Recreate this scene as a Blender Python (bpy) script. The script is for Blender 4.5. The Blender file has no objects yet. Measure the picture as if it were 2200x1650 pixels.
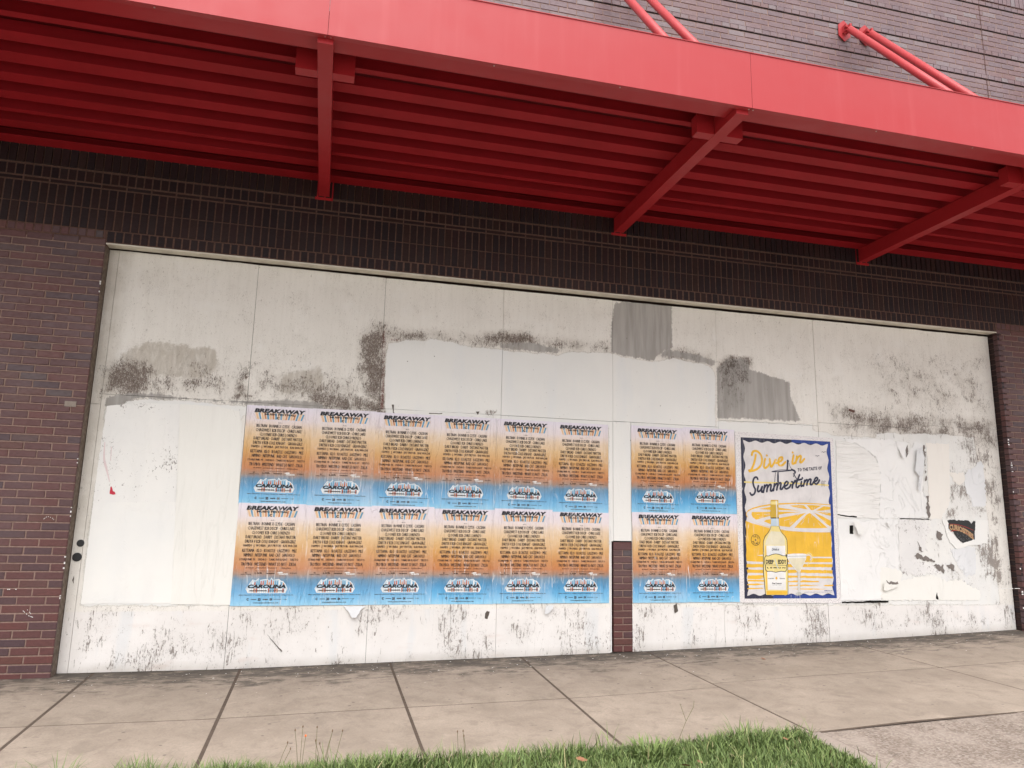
import bpy, math, random
import numpy as np
from mathutils import Matrix, Vector, noise as mnoise

random.seed(7)
rng = np.random.default_rng(11)
S = bpy.context.scene
COL = S.collection

# ------------------------------------------------------------------ camera
cam_data = bpy.data.cameras.new("camera")
cam = bpy.data.objects.new("camera", cam_data)
COL.objects.link(cam)
R_ = Vector((0.96907356, -0.24587088, 0.02106994))
U_ = Vector((-0.06488818, -0.17150771, 0.98304355))
F_ = Vector((0.23808813, 0.95400871, 0.1821577))
m = Matrix(((R_.x, U_.x, -F_.x, 1.96291635), (R_.y, U_.y, -F_.y, -7.1814703),
            (R_.z, U_.z, -F_.z, 1.32603779), (0, 0, 0, 1)))
cam.matrix_world = m
cam_data.sensor_width = 36.0
cam_data.lens = 1587.8628 / 2200 * 36.0
cam_data.clip_end = 2000
cam_data.clip_start = 0.05
S.camera = cam
S.render.resolution_x = 1024
S.render.resolution_y = 768

# ------------------------------------------------------------------ light
SUN_EL, SUN_AZ = math.radians(62), math.radians(198)
world = bpy.data.worlds.new("World")
S.world = world
world.use_nodes = True
wn = world.node_tree
wn.nodes.clear()
sky = wn.nodes.new('ShaderNodeTexSky')
sky.sky_type = 'NISHITA'
sky.sun_disc = False
sky.sun_elevation = SUN_EL
sky.sun_rotation = SUN_AZ
sky.air_density = 1.0
sky.dust_density = 4.0
sky.ozone_density = 1.0
hs = wn.nodes.new('ShaderNodeHueSaturation')
hs.inputs['Saturation'].default_value = 0.12
wn.links.new(sky.outputs[0], hs.inputs['Color'])
tint = wn.nodes.new('ShaderNodeMixRGB')
tint.blend_type = 'MULTIPLY'
tint.inputs[0].default_value = 1.0
tint.inputs[2].default_value = (1.0, 0.98, 0.972, 1)
wn.links.new(hs.outputs[0], tint.inputs[1])
bg = wn.nodes.new('ShaderNodeBackground')
bg.inputs['Strength'].default_value = 0.15
wn.links.new(tint.outputs[0], bg.inputs['Color'])
wo = wn.nodes.new('ShaderNodeOutputWorld')
wn.links.new(bg.outputs[0], wo.inputs['Surface'])

sun_d = bpy.data.lights.new("sun", 'SUN')
sun_d.energy = 0.6
sun_d.angle = math.radians(60)
sun_d.color = (1.0, 0.975, 0.945)
sun = bpy.data.objects.new("sun", sun_d)
COL.objects.link(sun)
# direction towards the sun: in front of the wall (-y), high, a little to the left
sd = Vector((math.sin(SUN_AZ) * math.cos(SUN_EL), math.cos(SUN_AZ) * math.cos(SUN_EL), math.sin(SUN_EL)))
sun.rotation_euler = sd.to_track_quat('Z', 'Y').to_euler()

S.view_settings.view_transform = 'Standard'
S.view_settings.look = 'None'
S.view_settings.exposure = 1.30
S.view_settings.gamma = 1.0
S.view_settings.use_curve_mapping = False
S.render.engine = 'CYCLES'
S.cycles.max_bounces = 8
S.cycles.diffuse_bounces = 5

# ------------------------------------------------------------------ node helper
class NT:
    def __init__(s, name, rough=0.6, spec=0.5):
        s.mat = bpy.data.materials.new(name)
        s.mat.use_nodes = True
        s.t = s.mat.node_tree
        s.t.nodes.clear()
        s.out = s.t.nodes.new('ShaderNodeOutputMaterial')
        s.b = s.t.nodes.new('ShaderNodeBsdfPrincipled')
        s.t.links.new(s.b.outputs[0], s.out.inputs[0])
        s.b.inputs['Roughness'].default_value = rough
        s.b.inputs['Specular IOR Level'].default_value = spec
    def n(s, typ, **kw):
        nd = s.t.nodes.new(typ)
        for k, v in kw.items():
            setattr(nd, k, v)
        return nd
    def set(s, inp, v):
        if isinstance(v, bpy.types.NodeSocket):
            s.t.links.new(v, inp)
        elif isinstance(v, (tuple, list)):
            d = inp.default_value
            inp.default_value = tuple(v) + ((1.0,) if len(d) == 4 and len(v) == 3 else ())
        else:
            inp.default_value = v
    def obj(s):
        return s.n('ShaderNodeTexCoord').outputs['Object']
    def world(s):
        return s.n('ShaderNodeNewGeometry').outputs['Position']
    def map(s, vec, sc=(1, 1, 1), loc=(0, 0, 0)):
        nd = s.n('ShaderNodeMapping')
        s.set(nd.inputs[0], vec)
        s.set(nd.inputs[1], loc)
        s.set(nd.inputs[3], sc)
        return nd.outputs[0]
    def noise(s, vec, scale=5, detail=4, rough=0.55, dist=0.0, col=False):
        nd = s.n('ShaderNodeTexNoise')
        s.set(nd.inputs['Vector'], vec)
        s.set(nd.inputs['Scale'], scale)
        s.set(nd.inputs['Detail'], detail)
        s.set(nd.inputs['Roughness'], rough)
        s.set(nd.inputs['Distortion'], dist)
        return nd.outputs['Color' if col else 'Fac']
    def voro(s, vec, scale=5, feature='F1', out='Distance', rnd=1.0):
        nd = s.n('ShaderNodeTexVoronoi', feature=feature)
        s.set(nd.inputs['Vector'], vec)
        s.set(nd.inputs['Scale'], scale)
        s.set(nd.inputs['Randomness'], rnd)
        return nd.outputs[out]
    def math(s, op, a, b=0.0, c=0.0, clamp=False):
        nd = s.n('ShaderNodeMath', operation=op, use_clamp=clamp)
        s.set(nd.inputs[0], a)
        s.set(nd.inputs[1], b)
        if op in ('MULTIPLY_ADD', 'SMOOTH_MIN', 'SMOOTH_MAX'):
            s.set(nd.inputs[2], c)
        return nd.outputs[0]
    def add(s, a, b): return s.math('ADD', a, b)
    def mul(s, a, b): return s.math('MULTIPLY', a, b)
    def step(s, v, lo, hi, a=0.0, b=1.0):
        nd = s.n('ShaderNodeMapRange', interpolation_type='SMOOTHSTEP')
        s.set(nd.inputs[0], v)
        s.set(nd.inputs[1], lo)
        s.set(nd.inputs[2], hi)
        s.set(nd.inputs[3], a)
        s.set(nd.inputs[4], b)
        return nd.outputs[0]
    def mix(s, f, a, b, mode='MIX'):
        nd = s.n('ShaderNodeMixRGB', blend_type=mode)
        s.set(nd.inputs[0], f)
        s.set(nd.inputs[1], a)
        s.set(nd.inputs[2], b)
        return nd.outputs[0]
    def ramp(s, f, stops, interp='LINEAR'):
        nd = s.n('ShaderNodeValToRGB')
        cr = nd.color_ramp
        cr.interpolation = interp
        while len(cr.elements) > 1:
            cr.elements.remove(cr.elements[0])
        cr.elements[0].position = stops[0][0]
        cr.elements[0].color = tuple(stops[0][1]) + (1,)
        for p_, c_ in stops[1:]:
            e = cr.elements.new(p_)
            e.color = tuple(c_) + (1,)
        s.set(nd.inputs[0], f)
        return nd.outputs[0]
    def attr(s, name, out='Fac'):
        nd = s.n('ShaderNodeAttribute', attribute_name=name)
        return nd.outputs[out]
    def rnd(s):
        return s.n('ShaderNodeObjectInfo').outputs['Random']
    def sep(s, v):
        nd = s.n('ShaderNodeSeparateXYZ')
        s.set(nd.inputs[0], v)
        return nd.outputs
    def bump(s, h, strength=0.5, dist=0.01, nrm=None):
        nd = s.n('ShaderNodeBump')
        s.set(nd.inputs['Strength'], strength)
        s.set(nd.inputs['Distance'], dist)
        s.set(nd.inputs['Height'], h)
        if nrm is not None:
            s.t.links.new(nrm, nd.inputs['Normal'])
        return nd.outputs[0]
    def col(s, v): s.set(s.b.inputs['Base Color'], v); return s
    def rough(s, v): s.set(s.b.inputs['Roughness'], v); return s
    def nrm(s, v): s.t.links.new(v, s.b.inputs['Normal']); return s

def lin(r, g, b):
    f = lambda c: (c / 255 / 12.92) if c / 255 <= 0.04045 else ((c / 255 + 0.055) / 1.055) ** 2.4
    return (f(r), f(g), f(b))

M = {}
# --- brick
def brick_mat(name, cols, spec=0.5, rough=0.42, spk=0.25, pale=0.0):
    k = NT(name, rough=rough, spec=spec)
    w = k.world()
    r = k.math('FRACT', k.add(k.mul(k.rnd(), 7.31), k.attr('tone')))
    base = k.ramp(r, cols)
    n1 = k.noise(k.map(w, (1, 1, 2.2)), 28, 5, 0.65)
    base = k.mix(k.step(n1, 0.3, 0.75, 0.0, 0.55), base, k.mix(1.0, base, (0.62, 0.58, 0.60), 'MULTIPLY'))
    # large dusty bloom
    n3 = k.noise(w, 1.3, 3, 0.5)
    base = k.mix(k.step(n3, 0.45, 0.75, 0.0, 0.35 + pale), base, (0.125, 0.095, 0.102) if pale <= 0 else (0.215, 0.165, 0.175))
    # mortar smears and specks
    n2 = k.noise(w, 210, 3, 0.7)
    base = k.mix(k.step(n2, 0.70, 0.78, 0.0, spk), base, (0.40, 0.34, 0.31))
    k.col(base)
    k.rough(k.step(n1, 0.2, 0.8, rough - 0.08, rough + 0.2))
    # drag-face texture: fine vertical scoring
    sc = k.noise(k.map(w, (130, 130, 18)), 1.0, 4, 0.7)
    k.nrm(k.bump(k.add(sc, k.mul(n1, 1.2)), 0.35, 0.004))
    return k.mat
RED = [(0.0, (0.118, 0.036, 0.031)), (0.22, (0.104, 0.037, 0.035)), (0.45, (0.096, 0.036, 0.036)), (0.62, (0.084, 0.037, 0.039)),
       (0.80, (0.068, 0.037, 0.044)), (0.93, (0.112, 0.039, 0.030)), (1.0, (0.072, 0.055, 0.060))]
SHADED = [(0.0, (0.030, 0.013, 0.013)), (0.3, (0.022, 0.011, 0.012)), (0.6, (0.018, 0.011, 0.013)), (0.85, (0.034, 0.015, 0.012)), (1.0, (0.024, 0.016, 0.017))]
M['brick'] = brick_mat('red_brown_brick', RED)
M['brick_shaded'] = brick_mat('shaded_brick', SHADED, spk=0.05, spec=0.25, pale=-0.3)  # pier brick with the canopy's shade worked into its colour
SKYLIT = [(0.0, (0.165, 0.103, 0.108)), (0.3, (0.155, 0.101, 0.110)), (0.6, (0.145, 0.102, 0.114)), (0.8, (0.170, 0.098, 0.097)), (0.92, (0.18, 0.138, 0.145)), (1.0, (0.19, 0.158, 0.165))]
M['brick_skylit'] = brick_mat('skylit_brick', SKYLIT, spk=0.3, pale=0.15)  # same brick, colour brightened for the extra sky light up high

k = NT('mortar', 0.9, 0.2)
w = k.world()
z = k.sep(w)[2]
n = k.noise(w, 60, 4)
c = k.mix(k.step(n, 0.35, 0.7), (0.22, 0.150, 0.122), (0.285, 0.202, 0.168))
n2 = k.noise(w, 2.0, 3)
c = k.mix(k.step(n2, 0.4, 0.7, 0, 0.3), c, (0.30, 0.19, 0.165))
k.col(c); k.nrm(k.bump(n, 0.4, 0.003)); M['mortar'] = k.mat
k = NT('shaded_mortar', 0.9, 0.2)
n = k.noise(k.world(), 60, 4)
k.col(k.mix(k.step(n, 0.35, 0.7), (0.10, 0.058, 0.046), (0.14, 0.082, 0.064))); M['mortar_shaded'] = k.mat  # mortar darkened to carry the shade under the canopy
k = NT('sealant', 0.85, 0.2)
n = k.noise(k.world(), 25, 4)
k.col(k.mix(k.step(n, 0.35, 0.7), (0.14, 0.11, 0.085), (0.24, 0.19, 0.155))); k.nrm(k.bump(n, 0.5, 0.004)); M['sealant'] = k.mat
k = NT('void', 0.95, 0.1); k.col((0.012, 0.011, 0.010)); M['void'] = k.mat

# --- red metal
k = NT('red_painted_metal', 0.45, 0.3)
w = k.world()
n = k.noise(w, 0.7, 2, 0.5)
base = k.mix(k.step(n, 0.3, 0.7), (0.40, 0.020, 0.026), (0.36, 0.018, 0.022))
n2 = k.noise(w, 35, 3)
base = k.mix(k.step(n2, 0.62, 0.8, 0, 0.12), base, (0.34, 0.06, 0.055))
k.col(base)
k.rough(k.step(k.noise(w, 6, 4), 0.3, 0.7, 0.34, 0.46))
k.nrm(k.bump(k.noise(w, 1.6, 2), 0.12, 0.03))
k.b.inputs['Coat Weight'].default_value = 0.05
k.b.inputs['Coat Roughness'].default_value = 0.35
M['red'] = k.mat
k = NT('faded_sky_sheen_red', 0.45, 0.35)  # sky sheen put into the base red, besides faint fading
w = k.world()
base = k.mix(k.step(k.noise(k.map(w, (0.5, 1, 1.6)), 0.8, 3, 0.5), 0.3, 0.7), (0.375, 0.026, 0.031), (0.37, 0.038, 0.043))
st = k.noise(k.map(w, (9, 9, 0.5)), 1.0, 4)
base = k.mix(k.step(st, 0.5, 0.8, 0, 0.16), base, (0.50, 0.12, 0.12))
k.col(base)
k.rough(k.step(k.noise(w, 6, 4), 0.3, 0.7, 0.42, 0.55))
k.nrm(k.bump(k.noise(w, 1.6, 2), 0.10, 0.03))
k.b.inputs['Coat Weight'].default_value = 0.12
k.b.inputs['Coat Roughness'].default_value = 0.4
M['red_f'] = k.mat
k = NT('shaded_red_deck', 0.6, 0.2)
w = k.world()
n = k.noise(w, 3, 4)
k.col(k.mix(k.step(n, 0.3, 0.75), (0.33, 0.011, 0.017), (0.28, 0.010, 0.014))); M['red_deck'] = k.mat  # the canopy's own red, darkened for the shade beneath it
k = NT('screw_steel', 0.35); k.b.inputs['Metallic'].default_value = 0.9; k.col((0.5, 0.45, 0.42)); M['steel'] = k.mat

# --- white trim
k = NT('cream_trim', 0.5)
w = k.world()
n = k.noise(k.map(w, (1, 1, 6)), 9, 4)
k.col(k.mix(k.step(n, 0.35, 0.8), (0.72, 0.68, 0.58), (0.55, 0.51, 0.43))); M['trim'] = k.mat

# --- painted plywood with layered paint, scrapes and stains (attributes hold the shapes of the patches)
k = NT('painted_plywood', 0.72, 0.3)
w = k.world()
wx, wy, wz = k.sep(w)
n_edge = k.noise(w, 9, 5, 0.6)
e = k.mul(k.math('SUBTRACT', n_edge, 0.5), 0.16)
n_fe = k.noise(w, 55, 4, 0.65)
e2 = k.mul(k.math('SUBTRACT', n_fe, 0.5), 0.04)
n_big = k.noise(k.map(w, (1, 1, 0.8)), 1.1, 4)
# old cream coat
base = k.mix(k.step(n_big, 0.3, 0.7), (0.80, 0.775, 0.725), (0.745, 0.72, 0.67))
streak = k.noise(k.map(w, (26, 26, 2.2)), 1.0, 5, 0.6)
base = k.mix(k.step(streak, 0.40, 0.8, 0, 0.35), base, (0.63, 0.60, 0.55))
blot = k.noise(k.map(w, (1, 1, 0.7)), 5.2, 6, 0.7, 0.6)
base = k.mix(k.step(blot, 0.50, 0.70, 0, 0.3), base, (0.62, 0.59, 0.535))
spk_ = k.noise(k.map(w, (1, 1, 0.5)), 75, 4, 0.75, 0.8)
base = k.mix(k.mul(k.step(k.add(spk_, k.mul(blot, 0.25)), 0.72, 0.80), 0.5), base, (0.25, 0.215, 0.18))
rub = k.noise(w, 3.2, 5, 0.6)
base = k.mix(k.step(rub, 0.52, 0.72, 0, 0.5), base, (0.80, 0.79, 0.76))
# small brush hairs / cracks in the old coat
hair = k.noise(k.map(w, (1.0, 1.0, 0.55)), 62, 3, 0.5, 1.6)
hz = k.math('ABSOLUTE', k.math('SUBTRACT', hair, 0.5))
hairm = k.mul(k.step(hz, 0.0, 0.012, 1, 0), k.step(k.noise(w, 5.5, 4), 0.46, 0.66))
base = k.mix(k.mul(hairm, 0.7), base, (0.24, 0.205, 0.17))
# tan wash
tan = k.mul(k.step(k.add(k.attr('tan'), k.add(e, k.mul(e2, 1.5))), -0.01, 0.03), k.step(k.noise(k.map(w, (2, 2, 0.7)), 7, 5, 0.7, 0.8), 0.25, 0.6, 0.35, 1.0))
base = k.mix(k.mul(tan, 0.75), base, k.mix(k.step(streak, 0.3, 0.7), (0.43, 0.385, 0.32), (0.36, 0.32, 0.265)))
# scraped areas: old brown wood and glue residue through the paint
f1 = k.noise(k.map(w, (1, 1, 0.55)), 60, 6, 0.8, 2.2)
f2 = k.noise(k.map(w, (3.0, 3.0, 0.7)), 22, 6, 0.75, 1.2)
f3 = k.noise(w, 7.0, 4, 0.6, 0.6)
fx = k.math('MULTIPLY_ADD', f1, 0.45, k.add(k.mul(f2, 0.33), k.mul(f3, 0.22)))
scr = k.attr('scr')
scn = k.mul(scr, k.step(k.noise(w, 3.4, 5, 0.65), 0.28, 0.62, 0.35, 1.15))
fleck = k.step(k.noise(k.map(w, (1.4, 1.4, 0.6)), 85, 4, 0.7, 1.5), 0.40, 0.47, 0.25, 1.0)
sm = k.mul(k.step(k.add(fx, k.mul(scn, 0.17)), 0.575, 0.625), fleck)
soft = k.mul(k.step(scn, 0.0, 0.8), k.step(k.noise(k.map(w, (1.6, 1.6, 0.8)), 9, 6, 0.75, 0.8), 0.3, 0.62, 0.35, 0.85))
brown = k.mix(k.noise(w, 14, 4), (0.215, 0.172, 0.145), (0.105, 0.080, 0.068))
base = k.mix(soft, base, (0.50, 0.46, 0.41))
base = k.mix(k.mul(sm, k.step(scr, 0.02, 0.2)), base, brown)
# grey patches
g = k.step(k.add(k.attr('grey'), k.add(k.mul(e2, 1.6), k.mul(k.math('SUBTRACT', k.noise(k.map(w, (16, 16, 1.4)), 1.3, 4), 0.5), 0.06))), -0.004, 0.012)
greyc = k.mix(k.step(k.noise(k.map(w, (14, 14, 1.2)), 1.0, 4, 0.6), 0.35, 0.65), (0.42, 0.40, 0.378), (0.33, 0.315, 0.293))
sm3 = k.step(k.add(fx, k.mul(scr, 0.13)), 0.60, 0.68)
base = k.mix(g, base, k.mix(k.mul(sm3, k.step(scr, 0.02, 0.3)), greyc, (0.10, 0.078, 0.066)))
# rust line
base = k.mix(k.mul(k.step(k.add(k.attr('rust'), k.mul(e2, 1.2)), -0.01, 0.012), k.step(f1, 0.35, 0.55)), base, (0.16, 0.055, 0.045))
# fresh white coat / pasted-over paper
wh = k.attr('white')
e3 = k.mul(k.math('SUBTRACT', k.noise(k.map(w, (1, 1, 0.6)), 6.5, 3, 0.5), 0.5), 0.07)
wm = k.step(k.add(wh, k.add(e2, e3)), 0.0, 0.010)
whitec = k.mix(k.step(n_big, 0.35, 0.65), (0.77, 0.765, 0.735), (0.73, 0.73, 0.71))
whitec = k.mix(k.step(k.noise(k.map(w, (3, 3, 0.6)), 1.3, 3), 0.5, 0.7, 0, 0.5), whitec, (0.70, 0.715, 0.72))
base = k.mix(wm, base, whitec)
edge_line = k.mul(k.step(k.math('ABSOLUTE', k.add(wh, k.add(e2, e3))), 0.0, 0.006, 1, 0), 0.35)
base = k.mix(edge_line, base, (0.30, 0.28, 0.25))
# kick zone: white paint worn by scuffs, scratches running down
kick = k.attr('kick')
kickc = k.mix(k.step(n_big, 0.35, 0.65), (0.78, 0.755, 0.73), (0.72, 0.695, 0.67))
blu = k.noise(k.map(w, (4, 4, 0.7)), 1.0, 3)
kickc = k.mix(k.step(blu, 0.55, 0.7, 0, 0.5), kickc, (0.64, 0.67, 0.69))
kickc = k.mix(k.step(k.noise(k.map(w, (1, 1, 3)), 2.3, 3), 0.6, 0.75, 0, 0.35), kickc, (0.62, 0.50, 0.44))
base = k.mix(k.step(k.add(kick, e2), 0.0, 0.02), base, kickc)
s1 = k.noise(k.map(w, (14, 14, 2.6)), 2.6, 6, 0.72, 0.9)
s2 = k.noise(k.map(w, (1.6, 1.6, 0.8)), 36, 5, 0.74, 1.4)
scr2 = k.attr('scr2')
sk = k.math('MAXIMUM', k.mul(s1, 1.0), k.mul(s2, 0.985))
scz = k.mul(scr2, k.step(k.noise(w, 2.6, 5, 0.65), 0.32, 0.66, 0.1, 1.4))
smm = k.step(k.add(sk, k.mul(scz, 0.25)), 0.715, 0.745)
smm = k.mul(smm, k.step(scr2, 0.01, 0.08))
base = k.mix(k.mul(scz, 0.22), base, (0.46, 0.43, 0.405))
base = k.mix(k.mul(smm, 0.85), base, k.mix(k.noise(w, 11, 3), (0.30, 0.255, 0.225), (0.13, 0.108, 0.096)))
# thin running scratches
cr = k.noise(k.map(w, (9, 9, 0.9)), 1.6, 3, 0.5, 0.5)
crz = k.step(k.math('ABSOLUTE', k.math('SUBTRACT', cr, 0.5)), 0.0, 0.004, 1, 0)
crz = k.mul(crz, k.mul(k.step(k.noise(w, 2.1, 4), 0.5, 0.62), k.step(scr2, 0.05, 0.3)))
base = k.mix(k.mul(crz, 0.75), base, (0.17, 0.15, 0.135))
# grime at top of the left strip and near the pavement
base = k.mix(k.mul(k.attr('dirt'), k.step(k.noise(w, 4, 5, 0.65), 0.2, 0.7, 0.3, 1.0)), base, k.mix(1.0, base, (0.50, 0.46, 0.40), 'MULTIPLY'))
# pin holes / staples
v = k.voro(w, 5.0)
dots = k.step(v, 0.018, 0.034, 1, 0)
v2 = k.voro(w, 21.0)
dots2 = k.mul(k.step(v2, 0.05, 0.085, 1, 0), k.step(k.noise(w, 2.3, 3), 0.52, 0.6))
base = k.mix(k.mul(k.math('MAXIMUM', dots, dots2), 0.75), base, (0.10, 0.085, 0.07))
k.col(base)
wr = k.noise(k.map(w, (2.2, 2.2, 0.5)), 2.2, 4, 0.5, 1.2)
wrz = k.step(k.math('ABSOLUTE', k.math('SUBTRACT', wr, 0.5)), 0.0, 0.03, 1, 0)
h = k.add(k.mul(streak, 0.4), k.add(k.mul(n_fe, 0.5), k.mul(wm, 0.9)))
h = k.add(h, k.mul(wrz, k.mul(wm, 0.2)))
h = k.math('SUBTRACT', h, k.mul(sm, 0.8))
h = k.math('SUBTRACT', h, k.mul(smm, 0.8))
k.nrm(k.bump(h, 0.55, 0.004))
M['ply'] = k.mat

# --- white-washed paper
def paper_mat(name, c1, c2, wrinkle='mix', wstr=0.8, spk=0.0, seed=0.0):
    k = NT(name, 0.6, 0.35)
    w = k.map(k.world(), loc=(seed, seed * 0.7, seed * 1.3))
    n = k.noise(w, 2.2, 4)
    base = k.mix(k.step(n, 0.3, 0.7), c1, c2)
    st = k.noise(k.map(w, (5, 5, 0.8)), 1.2, 4)
    base = k.mix(k.step(st, 0.5, 0.75, 0, 0.4), base, tuple(x * 0.93 for x in c2))
    if spk > 0:
        f = k.noise(k.map(w, (1, 1, 0.7)), 40, 6, 0.72, 1.0)
        zone = k.noise(w, 2.6, 4)
        base = k.mix(k.mul(k.step(k.add(f, k.mul(zone, spk)), 0.86, 0.92), 0.85), base, (0.17, 0.145, 0.13))
    k.col(base)
    if wrinkle == 'h':
        a = k.noise(k.map(w, (1.1, 1.1, 9.0)), 2.0, 3, 0.5, 0.8)
    elif wrinkle == 'v':
        a = k.noise(k.map(w, (7.0, 7.0, 0.7)), 1.6, 3, 0.5, 0.8)
    else:
        a = k.noise(k.map(w, (2.4, 2.4, 1.8)), 2.0, 4, 0.55, 1.2)
    az = k.step(k.math('ABSOLUTE', k.math('SUBTRACT', a, 0.5)), 0.0, 0.012, 1, 0)
    fine = k.noise(w, 60, 3)
    mod = k.step(k.noise(w, 1.7, 3), 0.42, 0.62)
    k.nrm(k.bump(k.add(k.add(k.mul(az, k.mul(mod, 0.55)), k.mul(a, 1.6)), k.mul(fine, 0.15)), wstr, 0.005))
    return k.mat
M['paper_l'] = paper_mat('whitewashed_paper', (0.80, 0.79, 0.755), (0.755, 0.755, 0.735), 'mix', 0.5)
M['paper_l2'] = paper_mat('whitewashed_paper_cream', (0.79, 0.78, 0.735), (0.765, 0.755, 0.71), 'v', 0.6, seed=4.0)
M['paper_l3'] = paper_mat('whitewashed_paper_flecked', (0.79, 0.78, 0.75), (0.755, 0.75, 0.73), 'mix', 0.5, spk=0.50, seed=2.0)
M['paper_h'] = paper_mat('rippled_white_paper', (0.80, 0.79, 0.765), (0.75, 0.74, 0.715), 'h', 1.0, seed=1.5)
M['paper_r'] = paper_mat('torn_white_paper', (0.80, 0.795, 0.78), (0.75, 0.75, 0.74), 'mix', 1.0, seed=3.1)
M['paper_rs'] = paper_mat('scuffed_white_paper', (0.76, 0.75, 0.73), (0.69, 0.68, 0.67), 'mix', 0.9, spk=0.55, seed=6.1)
M['paper_c'] = paper_mat('cream_torn_paper', (0.78, 0.75, 0.70), (0.76, 0.73, 0.68), 'v', 0.6, seed=5.0)
M['paper_b'] = paper_mat('bluish_torn_paper', (0.71, 0.72, 0.73), (0.65, 0.66, 0.67), 'mix', 1.0, seed=8.0)

def flat(name, c, rough=0.5, spec=0.3, wr=True):
    k = NT(name, rough, spec)
    w = k.world()
    n = k.noise(w, 7, 4)
    k.col(k.mix(k.step(n, 0.3, 0.75), c, tuple(x * 0.86 for x in c)))
    if wr:
        a = k.noise(k.map(w, (7.0, 7.0, 0.8)), 1.6, 3, 0.5, 0.7)
        az = k.step(k.math('ABSOLUTE', k.math('SUBTRACT', a, 0.5)), 0.0, 0.02, 1, 0)
        k.nrm(k.bump(k.add(az, a), 0.5, 0.005))
        cl = k.noise(k.map(w, (8, 8, 0.5)), 1.2, 3, 0.5, 0.5)
        clz = k.mul(k.step(k.math('ABSOLUTE', k.math('SUBTRACT', cl, 0.5)), 0.0, 0.008, 1, 0), k.step(k.noise(w, 2.6, 3), 0.44, 0.60))
        pc = k.b.inputs['Base Color'].links[0].from_socket
        k.col(k.mix(k.mul(clz, 0.5), pc, (0.80, 0.78, 0.76)))
    return k.mat
M['ink'] = flat('black_ink', (0.022, 0.022, 0.028))
M['ink_soft'] = flat('brown_ink', (0.055, 0.032, 0.025))
M['p_orange'] = flat('orange_print', (0.60, 0.27, 0.13))
M['p_peach'] = flat('peach_print', (0.76, 0.50, 0.30))
M['p_blue'] = flat('blue_print', (0.13, 0.33, 0.50))
M['p_white'] = flat('white_print', (0.80, 0.79, 0.77))
M['p_red'] = flat('rust_print', (0.50, 0.12, 0.05))
M['navy'] = flat('navy_print', (0.030, 0.032, 0.060))
M['royal'] = flat('royal_blue_print', (0.022, 0.055, 0.26))
M['yellow'] = flat('yellow_print', (0.80, 0.47, 0.045))
M['offwhite'] = flat('off_white_print', (0.70, 0.67, 0.665))
M['pale_yel'] = flat('pale_yellow_print', (0.80, 0.66, 0.26))
M['cap_yel'] = flat('ochre_print', (0.58, 0.38, 0.05))
M['lt_blue'] = flat('light_blue_print', (0.50, 0.62, 0.72))
M['milky'] = flat('milky_print', (0.74, 0.68, 0.50))
M['glass_gr'] = flat('glass_grey_print', (0.50, 0.50, 0.46))
M['black_gloss'] = flat('black_sticker', (0.012, 0.012, 0.013), 0.4, 0.5, False)
M['gold'] = flat('gold_print', (0.48, 0.30, 0.16), wr=False)
M['sred'] = flat('red_print', (0.42, 0.04, 0.03), wr=False)
M['dgrey'] = flat('dark_grey_print', (0.11, 0.11, 0.12), wr=False)
M['smear_red'] = flat('red_smear', (0.55, 0.03, 0.06), wr=False)
M['smear_pink'] = flat('pink_smear', (0.72, 0.60, 0.60), wr=False)

# speckled poster margin
k = NT('speckled_paper', 0.5, 0.3)
w = k.world()
v = k.voro(w, 95)
c = k.mix(k.step(v, 0.20, 0.32, 1, 0), (0.73, 0.70, 0.69), (0.24, 0.21, 0.24))
k.col(c); M['speck'] = k.mat

# festival poster gradient
k = NT('festival_poster_print', 0.45, 0.35)
tc = k.n('ShaderNodeTexCoord').outputs['Object']
z = k.sep(tc)[2]
t = k.math('DIVIDE', z, 0.90)
w = k.world()
nn = k.mul(k.math('SUBTRACT', k.noise(k.map(w, (12, 12, 1.5)), 1.5, 3), 0.5), 0.05)
t = k.add(t, nn)
grad = k.ramp(t, [(0.0, lin(140, 198, 228)), (0.06, lin(112, 180, 220)), (0.13, lin(86, 160, 206)), (0.19, lin(76, 142, 186)),
                  (0.255, lin(88, 130, 158)), (0.30, lin(150, 124, 108)), (0.36, lin(186, 120, 72)), (0.45, lin(194, 134, 76)),
                  (0.55, lin(204, 154, 90)), (0.66, lin(214, 178, 128)), (0.77, lin(220, 196, 168)), (0.86, lin(222, 210, 210)), (1.0, lin(220, 214, 226))])
tone = k.rnd()
grad = k.mix(k.mul(tone, 0.16), grad, (0.75, 0.72, 0.70))
cl = k.noise(k.map(w, (10, 10, 0.8)), 1.5, 3, 0.5, 0.6)
clz = k.mul(k.step(k.math('ABSOLUTE', k.math('SUBTRACT', cl, 0.5)), 0.0, 0.010, 1, 0), k.step(k.noise(w, 2.2, 3), 0.46, 0.62))
grad = k.mix(k.mul(clz, 0.7), grad, (0.78, 0.77, 0.76))
blt = k.noise(k.map(w, (1, 1, 0.5)), 13, 5, 0.7, 1.0)
grad = k.mix(k.step(blt, 0.56, 0.75, 0, 0.28), grad, (0.80, 0.78, 0.77))
grad = k.mix(k.step(blt, 0.28, 0.42, 0.16, 0), grad, (0.25, 0.17, 0.13))
fd = k.noise(w, 3.5, 4)
grad = k.mix(k.step(fd, 0.45, 0.8, 0, 0.22), grad, (0.78, 0.76, 0.74))
k.col(grad)
a = k.noise(k.map(w, (8.0, 8.0, 0.8)), 1.6, 4, 0.5, 0.7)
az = k.step(k.math('ABSOLUTE', k.math('SUBTRACT', a, 0.5)), 0.0, 0.02, 1, 0)
a2 = k.noise(w, 9, 4, 0.6, 0.8)
k.nrm(k.bump(k.add(k.add(k.mul(az, 0.35), a), k.mul(a2, 1.0)), 0.9, 0.008))
M['fest'] = k.mat

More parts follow.
